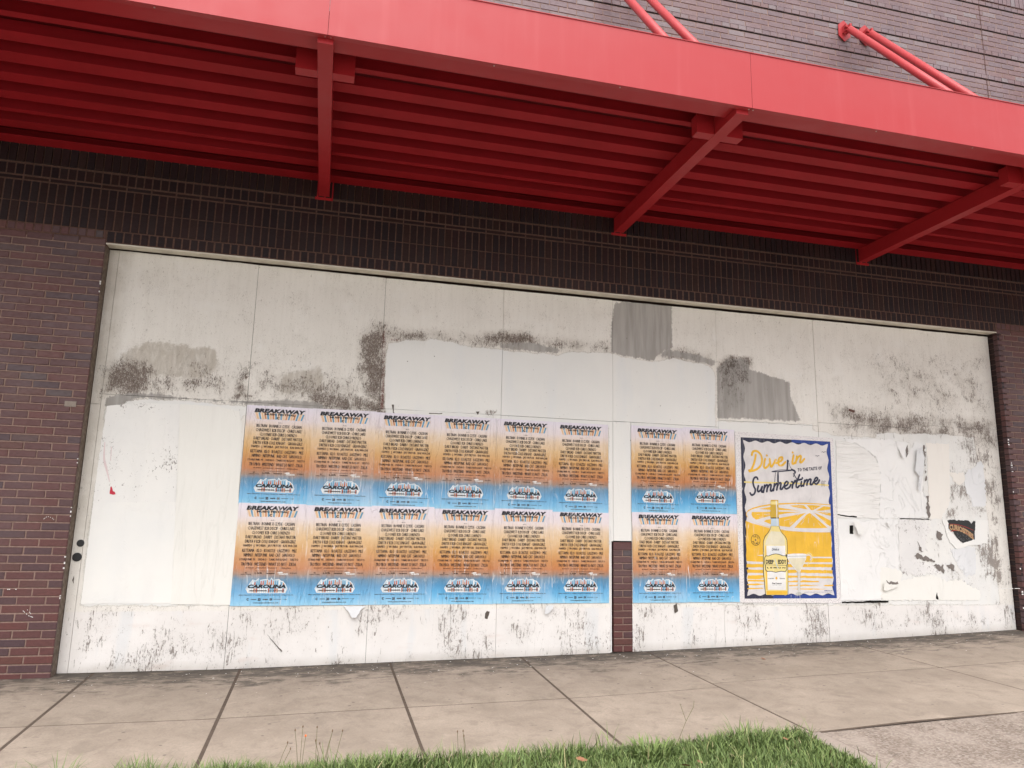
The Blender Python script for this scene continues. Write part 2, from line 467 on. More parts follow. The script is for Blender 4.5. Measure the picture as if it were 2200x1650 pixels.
# --- concrete pavement
def concrete(name, c1, c2, grime=True, agg=False):
    k = NT(name, 0.85, 0.25)
    w = k.world()
    x, y, z = k.sep(w)
    n = k.noise(w, 1.5, 5, 0.6)
    base = k.mix(k.step(n, 0.3, 0.7), c1, c2)
    r = k.rnd()
    base = k.mix(k.mul(r, 0.25), base, tuple(v * 0.8 for v in c2))
    n2 = k.noise(k.map(w, (1, 1, 1)), 70, 4, 0.7)
    base = k.mix(k.step(n2, 0.35, 0.75, 0, 0.45), base, tuple(v * 0.55 for v in c1))
    n5 = k.noise(k.map(w, (1.2, 1, 1)), 5.5, 6, 0.7, 0.5)
    base = k.mix(k.step(n5, 0.45, 0.68, 0, 0.5), base, tuple(v * 0.66 for v in c2))
    base = k.mix(k.step(n5, 0.30, 0.42, 0.35, 0), base, tuple(min(1, v * 1.15) for v in c1))
    if agg:
        vv = k.voro(w, 75, out='Color')
        vs = k.sep(vv)[0]
        base = k.mix(0.45, base, k.ramp(vs, [(0, (0.08, 0.06, 0.05)), (0.4, (0.20, 0.155, 0.125)), (0.75, (0.32, 0.265, 0.225)), (1, (0.42, 0.37, 0.33))]))
        lum = k.noise(k.map(w, (2.2, 1.0, 1)), 2.6, 3, 0.5, 0.6)
        base = k.mix(k.step(lum, 0.42, 0.66, 0, 0.5), base, (0.33, 0.28, 0.24))
    # black algae and dirt against the wall
    if grime:
        g0 = k.noise(k.map(w, (1.0, 2.6, 1)), 2.6, 6, 0.7, 0.4)
        near = k.step(y, -1.25, -0.02)
        g1_ = k.noise(k.map(w, (1.0, 2.2, 1)), 9.0, 6, 0.75, 0.6)
        gsum = k.math('MULTIPLY_ADD', g0, 0.55, k.mul(g1_, 0.45))
        gm = k.step(k.add(gsum, k.mul(near, 0.20)), 0.60, 0.74)
        base = k.mix(k.mul(gm, 0.78), base, (0.055, 0.047, 0.040))
        tight = k.mul(k.step(y, -0.42, -0.05), k.step(k.noise(w, 7, 5, 0.7), 0.38, 0.58, 0.0, 1.0))
        base = k.mix(k.mul(tight, 0.7), base, (0.060, 0.052, 0.045))
    sp = k.noise(k.map(w, (1.0, 2.0, 1)), 11, 4, 0.6)
    base = k.mix(k.step(sp, 0.68, 0.74, 0, 0.55), base, (0.11, 0.095, 0.08))
    vv2 = k.voro(w, 6.5)
    base = k.mix(k.mul(k.step(vv2, 0.05, 0.10, 1, 0), 0.7), base, (0.10, 0.085, 0.075))
    k.col(base)
    br = k.noise(k.map(w, (60, 2.0, 1)), 1.0, 4, 0.6)
    h = k.add(k.mul(br, 0.5 if not agg else 0.0), k.mul(n2, 1.0 if not agg else 2.0))
    k.nrm(k.bump(h, 0.45, 0.003 if not agg else 0.006))
    return k.mat
M['conc'] = concrete('sidewalk_concrete', (0.355, 0.295, 0.240), (0.268, 0.220, 0.177))
M['conc_b'] = concrete('smooth_concrete_border', (0.34, 0.285, 0.245), (0.285, 0.24, 0.205), grime=False)
M['agg'] = concrete('exposed_aggregate', (0.26, 0.215, 0.18), (0.22, 0.18, 0.15), grime=False, agg=True)
k = NT('joint_dirt', 0.95, 0.1)
n = k.noise(k.world(), 30, 4)
k.col(k.mix(n, (0.055, 0.042, 0.034), (0.13, 0.10, 0.08))); M['joint'] = k.mat
k = NT('soil', 0.95, 0.1)
n = k.noise(k.world(), 12, 6, 0.7)
k.col(k.ramp(n, [(0.3, (0.028, 0.026, 0.014)), (0.5, (0.05, 0.055, 0.022)), (0.7, (0.10, 0.08, 0.05))])); k.nrm(k.bump(n, 0.8, 0.03)); M['soil'] = k.mat
k = NT('street_ground', 0.9, 0.2)
n = k.noise(k.world(), 3, 6, 0.7)
k.col(k.mix(n, (0.33, 0.31, 0.285), (0.27, 0.255, 0.235))); k.nrm(k.bump(n, 0.3, 0.01)); M['street'] = k.mat
# --- plants
k = NT('grass_blades', 0.55, 0.3)
t = k.attr('tone')
c = k.ramp(t, [(0.0, (0.055, 0.080, 0.026)), (0.35, (0.100, 0.150, 0.044)), (0.65, (0.155, 0.215, 0.066)), (0.88, (0.25, 0.29, 0.11)), (0.95, (0.27, 0.24, 0.12)), (1.0, (0.36, 0.30, 0.18))])
k.col(c)
k.b.inputs['Transmission Weight'].default_value = 0.0
k.b.inputs['Subsurface Weight'].default_value = 0.0
M['grass'] = k.mat
k = NT('weed_stem', 0.6); k.col((0.13, 0.12, 0.05)); M['stem'] = k.mat
k = NT('orange_petal', 0.5); k.col((0.75, 0.17, 0.03)); M['petal'] = k.mat
k = NT('seed_head', 0.8); k.col((0.16, 0.10, 0.06)); M['seed'] = k.mat
k = NT('dead_leaf', 0.7)
n = k.noise(k.world(), 60, 4)
k.col(k.mix(n, (0.33, 0.14, 0.07), (0.20, 0.10, 0.06))); M['leaf'] = k.mat

# ------------------------------------------------------------------ mesh helpers
class MB:
    def __init__(s):
        s.v = []; s.f = []; s.mi = []; s.tone = []; s.cur = 0; s.t = 0.0
    def quad(s, *pts):
        i = len(s.v)
        s.v.extend(pts)
        s.f.append(tuple(range(i, i + len(pts)))); s.mi.append(s.cur); s.tone.append(s.t)
    def box(s, x0, x1, y0, y1, z0, z1):
        i = len(s.v)
        s.v.extend([(x0, y0, z0), (x1, y0, z0), (x1, y1, z0), (x0, y1, z0), (x0, y0, z1), (x1, y0, z1), (x1, y1, z1), (x0, y1, z1)])
        for f in ((0, 3, 2, 1), (4, 5, 6, 7), (0, 1, 5, 4), (1, 2, 6, 5), (2, 3, 7, 6), (3, 0, 4, 7)):
            s.f.append(tuple(i + q for q in f)); s.mi.append(s.cur); s.tone.append(s.t)
    def cbox(s, x0, x1, y0, y1, z0, z1, c=0.004):
        """box whose face towards -y has a chamfered edge (open at the back)"""
        i = len(s.v)
        s.v.extend([(x0, y1, z0), (x1, y1, z0), (x1, y1, z1), (x0, y1, z1),
                    (x0, y0 + c, z0), (x1, y0 + c, z0), (x1, y0 + c, z1), (x0, y0 + c, z1),
                    (x0 + c, y0, z0 + c), (x1 - c, y0, z0 + c), (x1 - c, y0, z1 - c), (x0 + c, y0, z1 - c)])
        fs = [(8, 9, 10, 11)]
        for a, b in ((0, 1), (1, 2), (2, 3), (3, 0)):
            fs.append((a, b, b + 4, a + 4)); fs.append((a + 4, b + 4, b + 8, a + 8))
        for f in fs:
            s.f.append(tuple(i + q for q in f)); s.mi.append(s.cur); s.tone.append(s.t)
    def tube(s, p0, p1, r, n=16, cap=True):
        p0 = Vector(p0); p1 = Vector(p1)
        d = (p1 - p0).normalized()
        a = d.orthogonal().normalized(); b = d.cross(a)
        i = len(s.v)
        for p in (p0, p1):
            for q in range(n):
                an = 2 * math.pi * q / n
                s.v.append(tuple(p + a * (r * math.cos(an)) + b * (r * math.sin(an))))
        for q in range(n):
            s.f.append((i + q, i + (q + 1) % n, i + n + (q + 1) % n, i + n + q)); s.mi.append(s.cur); s.tone.append(s.t)
        if cap:
            s.f.append(tuple(i + q for q in range(n - 1, -1, -1))); s.mi.append(s.cur); s.tone.append(s.t)
            s.f.append(tuple(i + n + q for q in range(n))); s.mi.append(s.cur); s.tone.append(s.t)
    def build(s, name, mats, parent=None, loc=(0, 0, 0), smooth=False, kind=None, tones=False):
        me = bpy.data.meshes.new(name)
        me.from_pydata([tuple(q) for q in s.v], [], s.f)
        if not isinstance(mats, (list, tuple)):
            mats = [mats]
        for mm in mats:
            me.materials.append(mm)
        if len(mats) > 1:
            me.polygons.foreach_set('material_index', s.mi)
        if smooth:
            me.polygons.foreach_set('use_smooth', [True] * len(s.f))
        if tones:
            at = me.attributes.new('tone', 'FLOAT', 'FACE')
            at.data.foreach_set('value', s.tone)
        me.update()
        return link(name, me, parent, loc, kind)

def link(name, me, parent=None, loc=(0, 0, 0), kind=None):
    o = bpy.data.objects.new(name, me)
    COL.objects.link(o)
    o.location = loc
    if parent is not None:
        o.parent = parent
    if kind:
        o['kind'] = kind
    return o

def thing(name, label, cat, loc=(0, 0, 0), group=None):
    o = bpy.data.objects.new(name, None)
    o.empty_display_size = 0.1
    COL.objects.link(o)
    o.location = loc
    o['label'] = label; o['category'] = cat
    if group:
        o['group'] = group
    return o
def tag(o, label, cat, group=None):
    o['label'] = label; o['category'] = cat
    if group:
        o['group'] = group
    return o

def vnoise(x, y, z=0.0):
    return mnoise.noise(Vector((x, y, z)))

def gz0(x):
    return float(np.interp(x, [-5, 0, 1.3, 2.6, 4.8, 7.4, 9.7, 16], [-0.02, 0, 0, 0.025, 0.06, 0.125, 0.21, 0.46]))
def gz(x, y):
    kk = float(np.interp(x, [-5, 4.0, 6.0, 20], [0.042, 0.04, 0.02, 0.02]))
    return gz0(x) + kk * y

FACE = -0.13
# ------------------------------------------------------------------ brick building
bld = thing('brick_building', 'dark red brown brick building wall around the boarded opening, behind the red canopy', 'building', (0, 0, 0))
XL, XR, ZT = -4.2, 15.5, 9.4
OX0, OX1, OZ = -0.088, 9.812, 3.722          # opening
# mortar body
def body(boxes, name, mat_):
    b = MB()
    for q in boxes:
        b.box(*q)
    return b.build(name, mat_, bld)
body([(XL, OX0 - 0.004, FACE + 0.0055, 0.4, -0.4, OZ + 0.001), (OX1 + 0.07, XR, FACE + 0.0055, 0.4, -0.2, OZ + 0.001),
      (XL, XR, FACE + 0.0055, 0.4, 4.56, ZT)], 'mortar', M['mortar'])
body([(XL, XR, FACE + 0.0055, 0.4, OZ + 0.002, 4.557)], 'lintel_mortar', M['mortar_shaded'])
body([(OX0 - 0.003, OX0 + 0.001, FACE + 0.02, 0.1, -0.2, OZ - 0.03)], 'jamb_sealant', M['sealant'])
body([(OX0, OX1 + 0.07, 0.16, 0.18, -0.3, 3.8)], 'added_black_backing', M['void'])  # added black sheet that keeps the gaps between the boards dark

CAMP = Vector((1.963, -7.181, 1.326))
def in_view(x, z, y=FACE):
    d = Vector((x, y, z)) - CAMP
    dz = d.dot(F_)
    u = 1100 + 1587.86 * d.dot(R_) / dz
    v_ = 825 - 1587.86 * d.dot(U_) / dz
    if not (-20 < u < 2220 and -20 < v_ < 1670):
        return 0.0
    if 4.57 < z < 6.85:
        return 0.0
    return 1.0 / d.length ** 3

bricks = {'brick': [], 'soldier_brick': [], 'header_brick': []}
def lay(kind, x0, x1, z0, z1, mat_, y0=FACE, depth=0.06, side=False):
    bricks[kind].append((in_view((x0 + x1) / 2, (z0 + z1) / 2), x0, x1, y0, z0, z1, mat_, depth))
# pier stretchers
CH = 0.0665
def stretchers(xa, xb, ztop, zbot, mat_, ch, j=0.0105, phase=0.0, anchor=None, L=0.212):
    n = 0
    zt = ztop
    while zt > zbot + 0.02:
        z1 = zt - j * 0.5; z0 = max(zt - ch + j * 0.5, zbot)
        off = (0.5 * L if n % 2 else 0.0) + phase
        anc = anchor if anchor is not None else xa
        # bricks laid from the anchor edge
        x = anc + off
        kk = math.ceil((x - xa) / L)
        x -= kk * L
        while x < xb:
            a = max(x, xa); b = min(x + L, xb)
            if b - a > 0.035:
                dx = random.uniform(-0.0015, 0.0015)
                a2 = a + (j * 0.5 if a > xa + 1e-6 else 0) + dx * (a > xa + 1e-6)
                b2 = b - (j * 0.5 if b < xb - 1e-6 else 0) + dx * (b < xb - 1e-6)
                lay('brick', a2, b2, z0 + random.uniform(-0.0008, 0.0008), z1, mat_, FACE + random.uniform(-0.0015, 0.0015))
            x += L
        zt -= ch
        n += 1
stretchers(XL, OX0, 3.758, -0.02, 'brick', CH, anchor=OX0, phase=0.0)
stretchers(OX1, XR, 3.758, 0.15, 'brick', CH, anchor=OX1, phase=0.0)
# lintel bands: soldiers, rowlocks, recessed stretcher
def band(kind, z0, z1, pitch, x0, x1, mat_, dy=0.0, j=0.011, jz=0.009):
    x = x0
    while x < x1:
        lay(kind, x + j / 2, min(x + pitch, x1) - j / 2, z0 + jz / 2, z1 - jz / 2, mat_, FACE + dy + random.uniform(-0.0015, 0.0015), 0.07)
        x += pitch
P_ = 0.0705
band('header_brick', 3.726, 3.835, P_, OX0, OX1, 'brick_shaded', 0.004)
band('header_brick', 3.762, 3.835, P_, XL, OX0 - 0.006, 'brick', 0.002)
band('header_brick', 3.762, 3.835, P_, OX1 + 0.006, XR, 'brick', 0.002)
band('soldier_brick', 3.835, 4.032, P_, XL, XR, 'brick_shaded', 0.0)
band('soldier_brick', 4.032, 4.228, P_, XL, XR, 'brick_shaded', 0.0)
band('brick', 4.234, 4.270, P_ * 3, XL, XR, 'brick_shaded', 0.003, jz=0.006)
band('header_brick', 4.276, 4.385, P_, XL, XR, 'brick_shaded', 0.0)
band('soldier_brick', 4.397, 4.60, P_, XL, XR, 'brick_shaded', -0.010, jz=0.004)
stretchers(XL, XR, 6.49, 4.60, 'brick_skylit', 0.0735, j=0.0105)
# upper wall: four stretcher courses, one header course, its shadow line drawn as a black strip
REV = []
zz = 6.495
while zz < 8.30:
    stretchers(XL, XR, zz + 4 * 0.0735, zz, 'brick_skylit', 0.0735, j=0.0095, phase=random.random() * 0.1)
    z_rev = zz + 4 * 0.0735 + 0.010
    band('header_brick', z_rev + 0.004, z_rev + 0.066, 0.108, XL + random.random() * 0.05, XR, 'brick_skylit', -0.005, 0.009, jz=0.004)
    REV.append(z_rev)
    zz += 0.3675
band('soldier_brick', 8.345, 8.545, 0.0705, XL, XR, 'brick_skylit', -0.012, 0.009)
stretchers(XL, XR, ZT, 8.55, 'brick_skylit', 0.0735)

unit = {}
for kind, L in bricks.items():
    L.sort(key=lambda q: -q[0])
    single, rest = L[:298], L[298:]
    for sc, x0, x1, y0, z0, z1, mt, dp in single:
        key = (kind, mt, round(x1 - x0, 2), round(z1 - z0, 2), dp)
        if key not in unit:
            b = MB()
            hx = key[2] / 2; hz = (z1 - z0) / 2
            b.cbox(-hx, hx, 0, dp, -hz, hz, 0.0035)
            me = bpy.data.meshes.new(kind)
            me.from_pydata(b.v, [], b.f)
            me.materials.append(M[mt]); me.update()
            unit[key] = me
        o = link(kind, unit[key], bld, ((x0 + x1) / 2, y0, (z0 + z1) / 2))
        o.scale = ((x1 - x0) / key[2], 1, 1)
    b = MB()
    order = ['brick', 'brick_shaded', 'brick_skylit']
    for sc, x0, x1, y0, z0, z1, mt, dp in rest:
        b.cur = order.index(mt); b.t = random.random() * 5
        b.cbox(x0, x1, y0, y0 + dp, z0, z1, 0.0035)
    b.build(kind, [M[q] for q in order], bld, kind='stuff', tones=True)

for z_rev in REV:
    b = MB(); b.box(XL, XR, FACE - 0.0005, FACE + 0.03, z_rev - 0.0055, z_rev + 0.0045); b.build('joint_shadow_strip', M['void'], bld)  # black strip standing in for the shadow below each header course
b = MB(); b.box(10.063, 10.0665, FACE - 0.0065, FACE + 0.01, 6.5, ZT); b.build('movement_joint', M['mortar_shaded'], bld)
# right jamb: bricks turning the corner
b = MB()
b.cur = 1
b.box(OX1 + 0.012, OX1 + 0.07, FACE + 0.012, 0.16, 0.0, OZ - 0.03)
b.cur = 0
zt = 3.722; n = 0
while zt > 0.18:
    b.t = random.random() * 5
    b.box(OX1 + 0.002, OX1 + 0.03, FACE + 0.001, 0.05, zt - CH + 0.0105, zt)
    zt -= CH; n += 1
b.build('jamb_bricks', [M['brick_shaded'], M['mortar_shaded']], bld, tones=True)['kind'] = 'stuff'
# painted steel lintel over the opening
b = MB()
b.box(OX0 + 0.004, OX1 - 0.002, FACE + 0.004, -0.008, 3.712, 3.7185)
b.box(OX0 + 0.004, OX1 - 0.002, FACE + 0.002, FACE + 0.0055, 3.708, 3.721)
b.build('lintel_plate', M['trim'], bld)
# sticker / anchor on the left pier
b = MB(); b.box(-0.245, -0.155, FACE - 0.004, FACE, 2.215, 2.262); b.build('wall_anchor', M['conc_b'], bld)
# chipped plaster and paint drips on brick edges (right jamb and left jamb)
b = MB()
for (x, z, w_, h_) in ((-0.090, 3.30, 0.006, 0.09), (-0.092, 1.35, 0.006, 0.14), (-0.091, 0.9, 0.007, 0.1), (-0.092, 0.62, 0.006, 0.08), (-0.091, 0.33, 0.006, 0.06), (-0.09, 1.75, 0.005, 0.05)):
    for q in range(5):
        if random.random() < 0.7: continue
        zz_ = z + (q - 2) * h_ / 4 + random.uniform(-0.01, 0.01)
        b.box(x - random.random() * w_, x + w_, FACE - 0.002, FACE + 0.004, zz_, zz_ + random.uniform(0.006, 0.02))
for (x, z, h_) in ((9.818, 2.28, 0.14), (9.83, 2.02, 0.12), (9.82, 1.72, 0.10), (9.81, 1.25, 0.12), (9.80, 0.86, 0.05), (9.80, 0.57, 0.12), (9.79, 0.38, 0.14)):
    for q in range(5):
        if random.random() < 0.6: continue
        b.box(x - 0.012 * random.random(), x + 0.012 * random.random() + 0.003, FACE - 0.003, FACE + 0.0, z + q * h_ / 5, z + q * h_ / 5 + random.uniform(0.005, 0.018))
b.build('paint_chips', M['p_white'], bld, kind='stuff')
# white scuffs on the left pier
b = MB()
for pts in ([(-0.365,0.537),(-0.303,0.484),(-0.267,0.469)], [(-0.323,0.537),(-0.284,0.495)], [(-0.286,1.259),(-0.26,1.283),(-0.223,1.269),(-0.207,1.253)], [(-0.494,0.691),(-0.412,0.691)], [(9.313,0.689),(9.978,0.688)]):
    for (xa, za), (xb, zb) in zip(pts[:-1], pts[1:]):
        nn = 7
        for q in range(nn):
            if random.random() < 0.35: continue
            t0 = q / nn; t1 = (q + 0.8) / nn
            b.quad((xa + (xb - xa) * t0, FACE - 0.004, za + (zb - za) * t0 - 0.003), (xa + (xb - xa) * t1, FACE - 0.004, za + (zb - za) * t1 - 0.003),
                   (xa + (xb - xa) * t1, FACE - 0.004, za + (zb - za) * t1 + 0.003), (xa + (xb - xa) * t0, FACE - 0.004, za + (zb - za) * t0 + 0.003))
b.build('scuff_marks', M['p_white'], bld, kind='stuff')

# short brick pillar between the boards
pil = thing('brick_pillar', 'short dark red brick pillar showing in the gap between the white boards', 'pillar', (4.955, 0, 0.07))
b = MB(); b.box(-0.095, 0.095, 0.012, 0.14, 0, 1.060); b.build('mortar', M['mortar'], pil)
zt = 0.985; n = 0
b = MB(); b.cbox(-0.102, 0.102, 0.004, 0.14, 0.990, 1.068, 0.004); b.build('cap_brick', M['brick'], pil)
me_full = None
pm = {}
while zt > 0.02:
    segs = [(-0.102, 0.102)] if n % 2 else [(-0.102, -0.006), (0.006, 0.102)]
    for a, c_ in segs:
        key = round(c_ - a, 3)
        if key not in pm:
            bb = MB(); bb.cbox(-key / 2, key / 2, 0.004, 0.14, 0, 0.0555, 0.004)
            me = bpy.data.meshes.new('brick'); me.from_pydata(bb.v, [], bb.f); me.materials.append(M['brick']); me.update(); pm[key] = me
        link('brick', pm[key], pil, ((a + c_) / 2, random.uniform(-0.002, 0.002), zt - 0.0555))
    zt -= 0.0663; n += 1

# ------------------------------------------------------------------ plywood boarding
brd = thing('plywood_boarding', 'weathered white painted plywood boarding closing the wide shop opening', 'boarding', (0, 0, 0))
def sdf(px, pz, poly):
    P = np.array(poly); n = len(P)
    d = np.full(px.shape, 1e9); inside = np.zeros(px.shape, bool)
    for i in range(n):
        a = P[i]; b_ = P[(i + 1) % n]
        e_ = b_ - a
        w0 = px - a[0]; w1 = pz - a[1]
        t_ = np.clip((w0 * e_[0] + w1 * e_[1]) / (e_ @ e_ + 1e-12), 0, 1)
        d = np.minimum(d, np.hypot(w0 - e_[0] * t_, w1 - e_[1] * t_))
        c = ((a[1] <= pz) & (b_[1] > pz)) | ((b_[1] <= pz) & (a[1] > pz))
        with np.errstate(divide='ignore', invalid='ignore'):
            xi = a[0] + (pz - a[1]) / (b_[1] - a[1] + 1e-15) * e_[0]
        inside ^= c & (px < xi)
    return np.where(inside, d, -d)
def union(px, pz, polys):
    r = np.full(px.shape, -1.0)
    for p_ in polys:
        r = np.maximum(r, sdf(px, pz, p_))
    return r
GREY = [[(4.863,3.658),(4.987,3.686),(5.117,3.703),(5.32,3.707),(5.553,3.702),(5.554,3.464),(5.554,3.218),(5.432,3.162),(5.31,3.055),(5.138,3.068),(4.982,3.076),(4.834,3.111),(4.83,3.299),(4.835,3.423)],
        [(5.432,3.183),(5.603,3.191),(5.742,3.181),(5.91,3.152),(6.061,3.105),(6.037,3.051),(5.852,3.079),(5.607,3.113),(5.409,3.098)],
        [(6.081,3.023),(6.194,3.142),(6.338,3.168),(6.454,3.166),(6.49,3.047),(6.71,2.993),(6.886,2.963),(6.985,2.927),(6.995,2.778),(7.046,2.622),(7.11,2.489),(6.744,2.485),(6.398,2.482),(6.057,2.468)],
        [(3.599,3.109),(3.795,3.139),(3.979,3.149),(4.172,3.115),(4.279,3.093),(4.238,3.055),(4.021,3.048),(3.782,3.054),(3.639,3.058)],
        [(0.023,2.249),(0.029,2.329),(0.146,2.37),(0.304,2.397),(0.498,2.392),(0.697,2.366),(0.976,2.361),(1.219,2.372),(1.383,2.386),(1.591,2.407),(1.782,2.401),(1.89,2.381),(1.936,2.338),(1.895,2.309),(1.512,2.332),(1.223,2.332),(0.858,2.337),(0.484,2.34),(0.272,2.331),(0.173,2.258),(0.094,2.224)],
        [(9.148,2.176),(9.325,2.206),(9.332,2.03),(9.224,2.015),(9.135,2.056)],
        [(9.142,1.752),(9.224,1.896),(9.276,1.886),(9.322,1.704),(9.336,1.467),(9.099,1.473)],
        [(8.468,1.045),(8.614,1.057),(8.74,0.986),(8.688,0.97),(8.526,0.995)], [(8.716,0.94),(8.851,0.951),(8.865,0.843),(8.767,0.873)],
        [(7.567,2.279),(7.815,2.318),(7.824,2.265),(7.656,2.247)]]
TAN = [[(0.121,2.748),(0.184,2.809),(0.296,2.844),(0.411,2.875),(0.512,2.848),(0.609,2.874),(0.752,2.836),(0.857,2.889),(0.938,2.798),(0.954,2.622),(0.799,2.546),(0.601,2.545),(0.288,2.55),(0.121,2.606)],
       [(1.489,2.637),(1.655,2.694),(1.867,2.731),(1.925,2.509),(1.672,2.448),(1.503,2.46)]]
WHITE = [[(2.497,3.03),(2.697,3.07),(2.928,3.103),(3.094,3.092),(3.261,3.062),(3.503,3.052),(3.639,3.048),(3.797,3.046),(4.036,3.04),(4.249,3.046),(4.376,3.086),(4.505,3.091),(4.818,3.105),(5.004,3.068),(5.31,3.045),(5.452,3.076),(5.574,3.111),(5.684,3.088),(5.851,3.074),(6.019,3.034),(6.057,2.979),(6.036,2.335),(4.764,2.305),(2.508,2.303),(2.472,2.636),(2.476,2.915)],
         [(0.049,2.222),(0.173,2.258),(0.215,2.328),(0.426,2.332),(0.699,2.344),(0.979,2.327),(1.285,2.327),(1.268,2.274),(1.193,2.2),(1.241,0.534),(0.037,0.542),(0.03,1.325)],
         [(6.056,2.438),(6.627,2.458),(7.246,2.464),(7.242,2.396),(7.572,2.354),(8.194,2.362),(8.039,0.501),(6.021,0.513)],
         [(4.795,2.37),(5.077,2.386),(5.066,1.115),(4.792,1.111)],
         [(8.072,2.41),(9.044,2.447),(9.443,2.422),(9.545,1.547),(9.618,0.491),(7.918,0.501)]]
RUST = [[(2.428,3.138),(2.455,3.14),(2.468,2.728),(2.478,2.361),(2.447,2.359),(2.445,2.726)], [(2.504,3.073),(2.614,3.077),(2.615,3.058),(2.514,3.055)]]
SCR = [  # polygon, density, softness (m)
    ([(0.019,2.557),(0.13,2.658),(0.394,2.648),(0.48,2.374),(0.271,2.34),(0.035,2.346)], 0.95, 0.13),
    ([(0.034,2.6),(1.235,2.686),(2.441,2.726),(2.462,2.314),(1.26,2.378),(0.08,2.349)], 0.50, 0.20),
    ([(-0.027,2.982),(1.217,2.909),(2.202,2.987),(2.218,2.711),(1.239,2.642),(0.053,2.601)], 0.16, 0.15),
    ([(1.754,2.498),(2.477,2.544),(2.489,2.316),(1.763,2.364)], 0.8, 0.08),
    ([(1.079,2.578),(1.218,2.641),(1.28,2.38),(1.098,2.36)], 0.72, 0.06),
    ([(2.233,3.083),(2.326,3.186),(2.452,3.197),(2.488,2.338),(2.327,2.352),(2.232,2.483)], 1.0, 0.09),
    ([(1.803,2.402),(2.188,2.471),(2.48,2.498),(2.49,2.307),(1.851,2.325)], 0.95, 0.07),
    ([(2.445,3.172),(3.019,3.187),(3.451,3.175),(4.196,3.221),(4.819,3.206),(4.818,3.094),(4.197,3.087),(3.649,3.054),(3.023,3.077),(2.497,3.035)], 0.60, 0.07),
    ([(3.425,3.222),(3.842,3.257),(4.196,3.171),(3.746,3.101),(3.453,3.112)], 0.8, 0.05),
    ([(5.3,3.131),(5.632,3.235),(6.08,3.165),(6.077,3.059),(5.518,3.07)], 0.55, 0.06),
    ([(6.089,3.097),(6.195,3.173),(6.513,3.171),(6.484,2.904),(6.355,2.843),(6.096,2.774)], 0.98, 0.04),
    ([(6.08,2.825),(6.443,2.901),(6.404,2.637),(6.086,2.475)], 0.60, 0.06),
    ([(8.018,3.339),(9.764,3.414),(9.815,2.667),(8.212,2.58)], 0.36, 0.25),
    ([(7.473,2.7),(8.221,2.689),(9.815,2.667),(9.774,2.325),(7.574,2.386)], 0.62, 0.10)]
SCR2 = [
    ([(8.178,2.551),(8.539,2.652),(9.846,2.64),(9.843,2.329),(8.579,2.381),(8.069,2.383)], 0.50, 0.06),
    ([(9.033,2.347),(9.298,2.332),(9.299,2.029),(9.038,2.074)], 0.75, 0.04),
    ([(9.397,2.309),(9.794,2.383),(9.768,1.826),(9.436,1.761)], 0.62, 0.05),
    ([(8.922,1.586),(9.128,1.618),(9.113,1.473),(8.909,1.453)], 0.85, 0.03),
    ([(9.352,1.607),(9.55,1.591),(9.536,1.472),(9.349,1.468)], 1.05, 0.02),
    ([(9.355,1.17),(9.515,1.183),(9.505,0.647),(9.352,0.803)], 0.75, 0.04),
    ([(9.553,1.279),(9.715,1.282),(9.671,0.491),(9.329,0.483),(9.347,0.647)], 0.98, 0.05),
    ([(8.48,1.314),(8.868,1.373),(9.1,1.114),(9.055,0.699),(8.689,0.852),(8.452,1.004)], 0.42, 0.05),
    ([(9.518,2.482),(9.864,2.499),(9.698,0.491),(9.356,0.493)], 0.72, 0.08),
    ([(8.975,2.427),(9.515,2.453),(9.478,1.546),(8.955,1.587)], 0.66, 0.10),
    ([(7.569,2.306),(7.817,2.344),(7.809,2.238),(7.563,2.227)], 0.30, 0.03),
    ([(6.873,0.532),(9.684,0.491),(9.664,0.223),(6.85,0.106)], 0.62, 0.10),
    ([(7.316,0.312),(9.675,0.413),(9.664,0.223),(7.304,0.121)], 0.42, 0.07),
    ([(5.057,0.183),(6.858,0.247),(6.85,0.106),(5.056,0.072)], 0.52, 0.06),
    ([(-0.109,0.196),(4.809,0.187),(4.808,0.055),(-0.084,-0.007)], 0.44, 0.08),
    ([(-0.103,0.438),(0.581,0.43),(0.624,0.011),(-0.082,0.03)], 0.34, 0.10),
    ([(-0.109,1.401),(0.036,1.405),(0.075,0.74),(0.011,0.064),(-0.082,0.03)], 0.28, 0.06),
    ([(0.205,0.378),(0.331,0.376),(0.357,0.205),(0.26,0.207)], 0.70, 0.05),
    ([(0.44,0.375),(0.587,0.373),(0.579,0.27),(0.47,0.26)], 0.80, 0.05),
    ([(0.983,0.544),(1.488,0.541),(1.5,0.381),(0.993,0.426)], 0.30, 0.06),
    ([(3.779,0.54),(4.226,0.537),(4.204,0.393),(3.828,0.418)], 0.55, 0.05),
    ([(3.437,0.486),(3.619,0.485),(3.606,0.102),(3.493,0.104)], 0.60, 0.04),
    ([(2.552,2.319),(3.099,2.326),(3.102,2.234),(2.554,2.274)], 0.36, 0.03),
    ([(3.472,2.418),(3.607,2.416),(3.57,2.329),(3.499,2.334)], 1.0, 0.012),
    ([(3.812,2.304),(4.816,2.323),(4.816,2.288),(3.813,2.271)], 0.3, 0.02)]
STRIP_SEAM = [-0.083, 0.0, 1.223, 2.435, 3.648, 4.851, 6.078, 7.322, 8.569, 9.808]
panel_i = 0
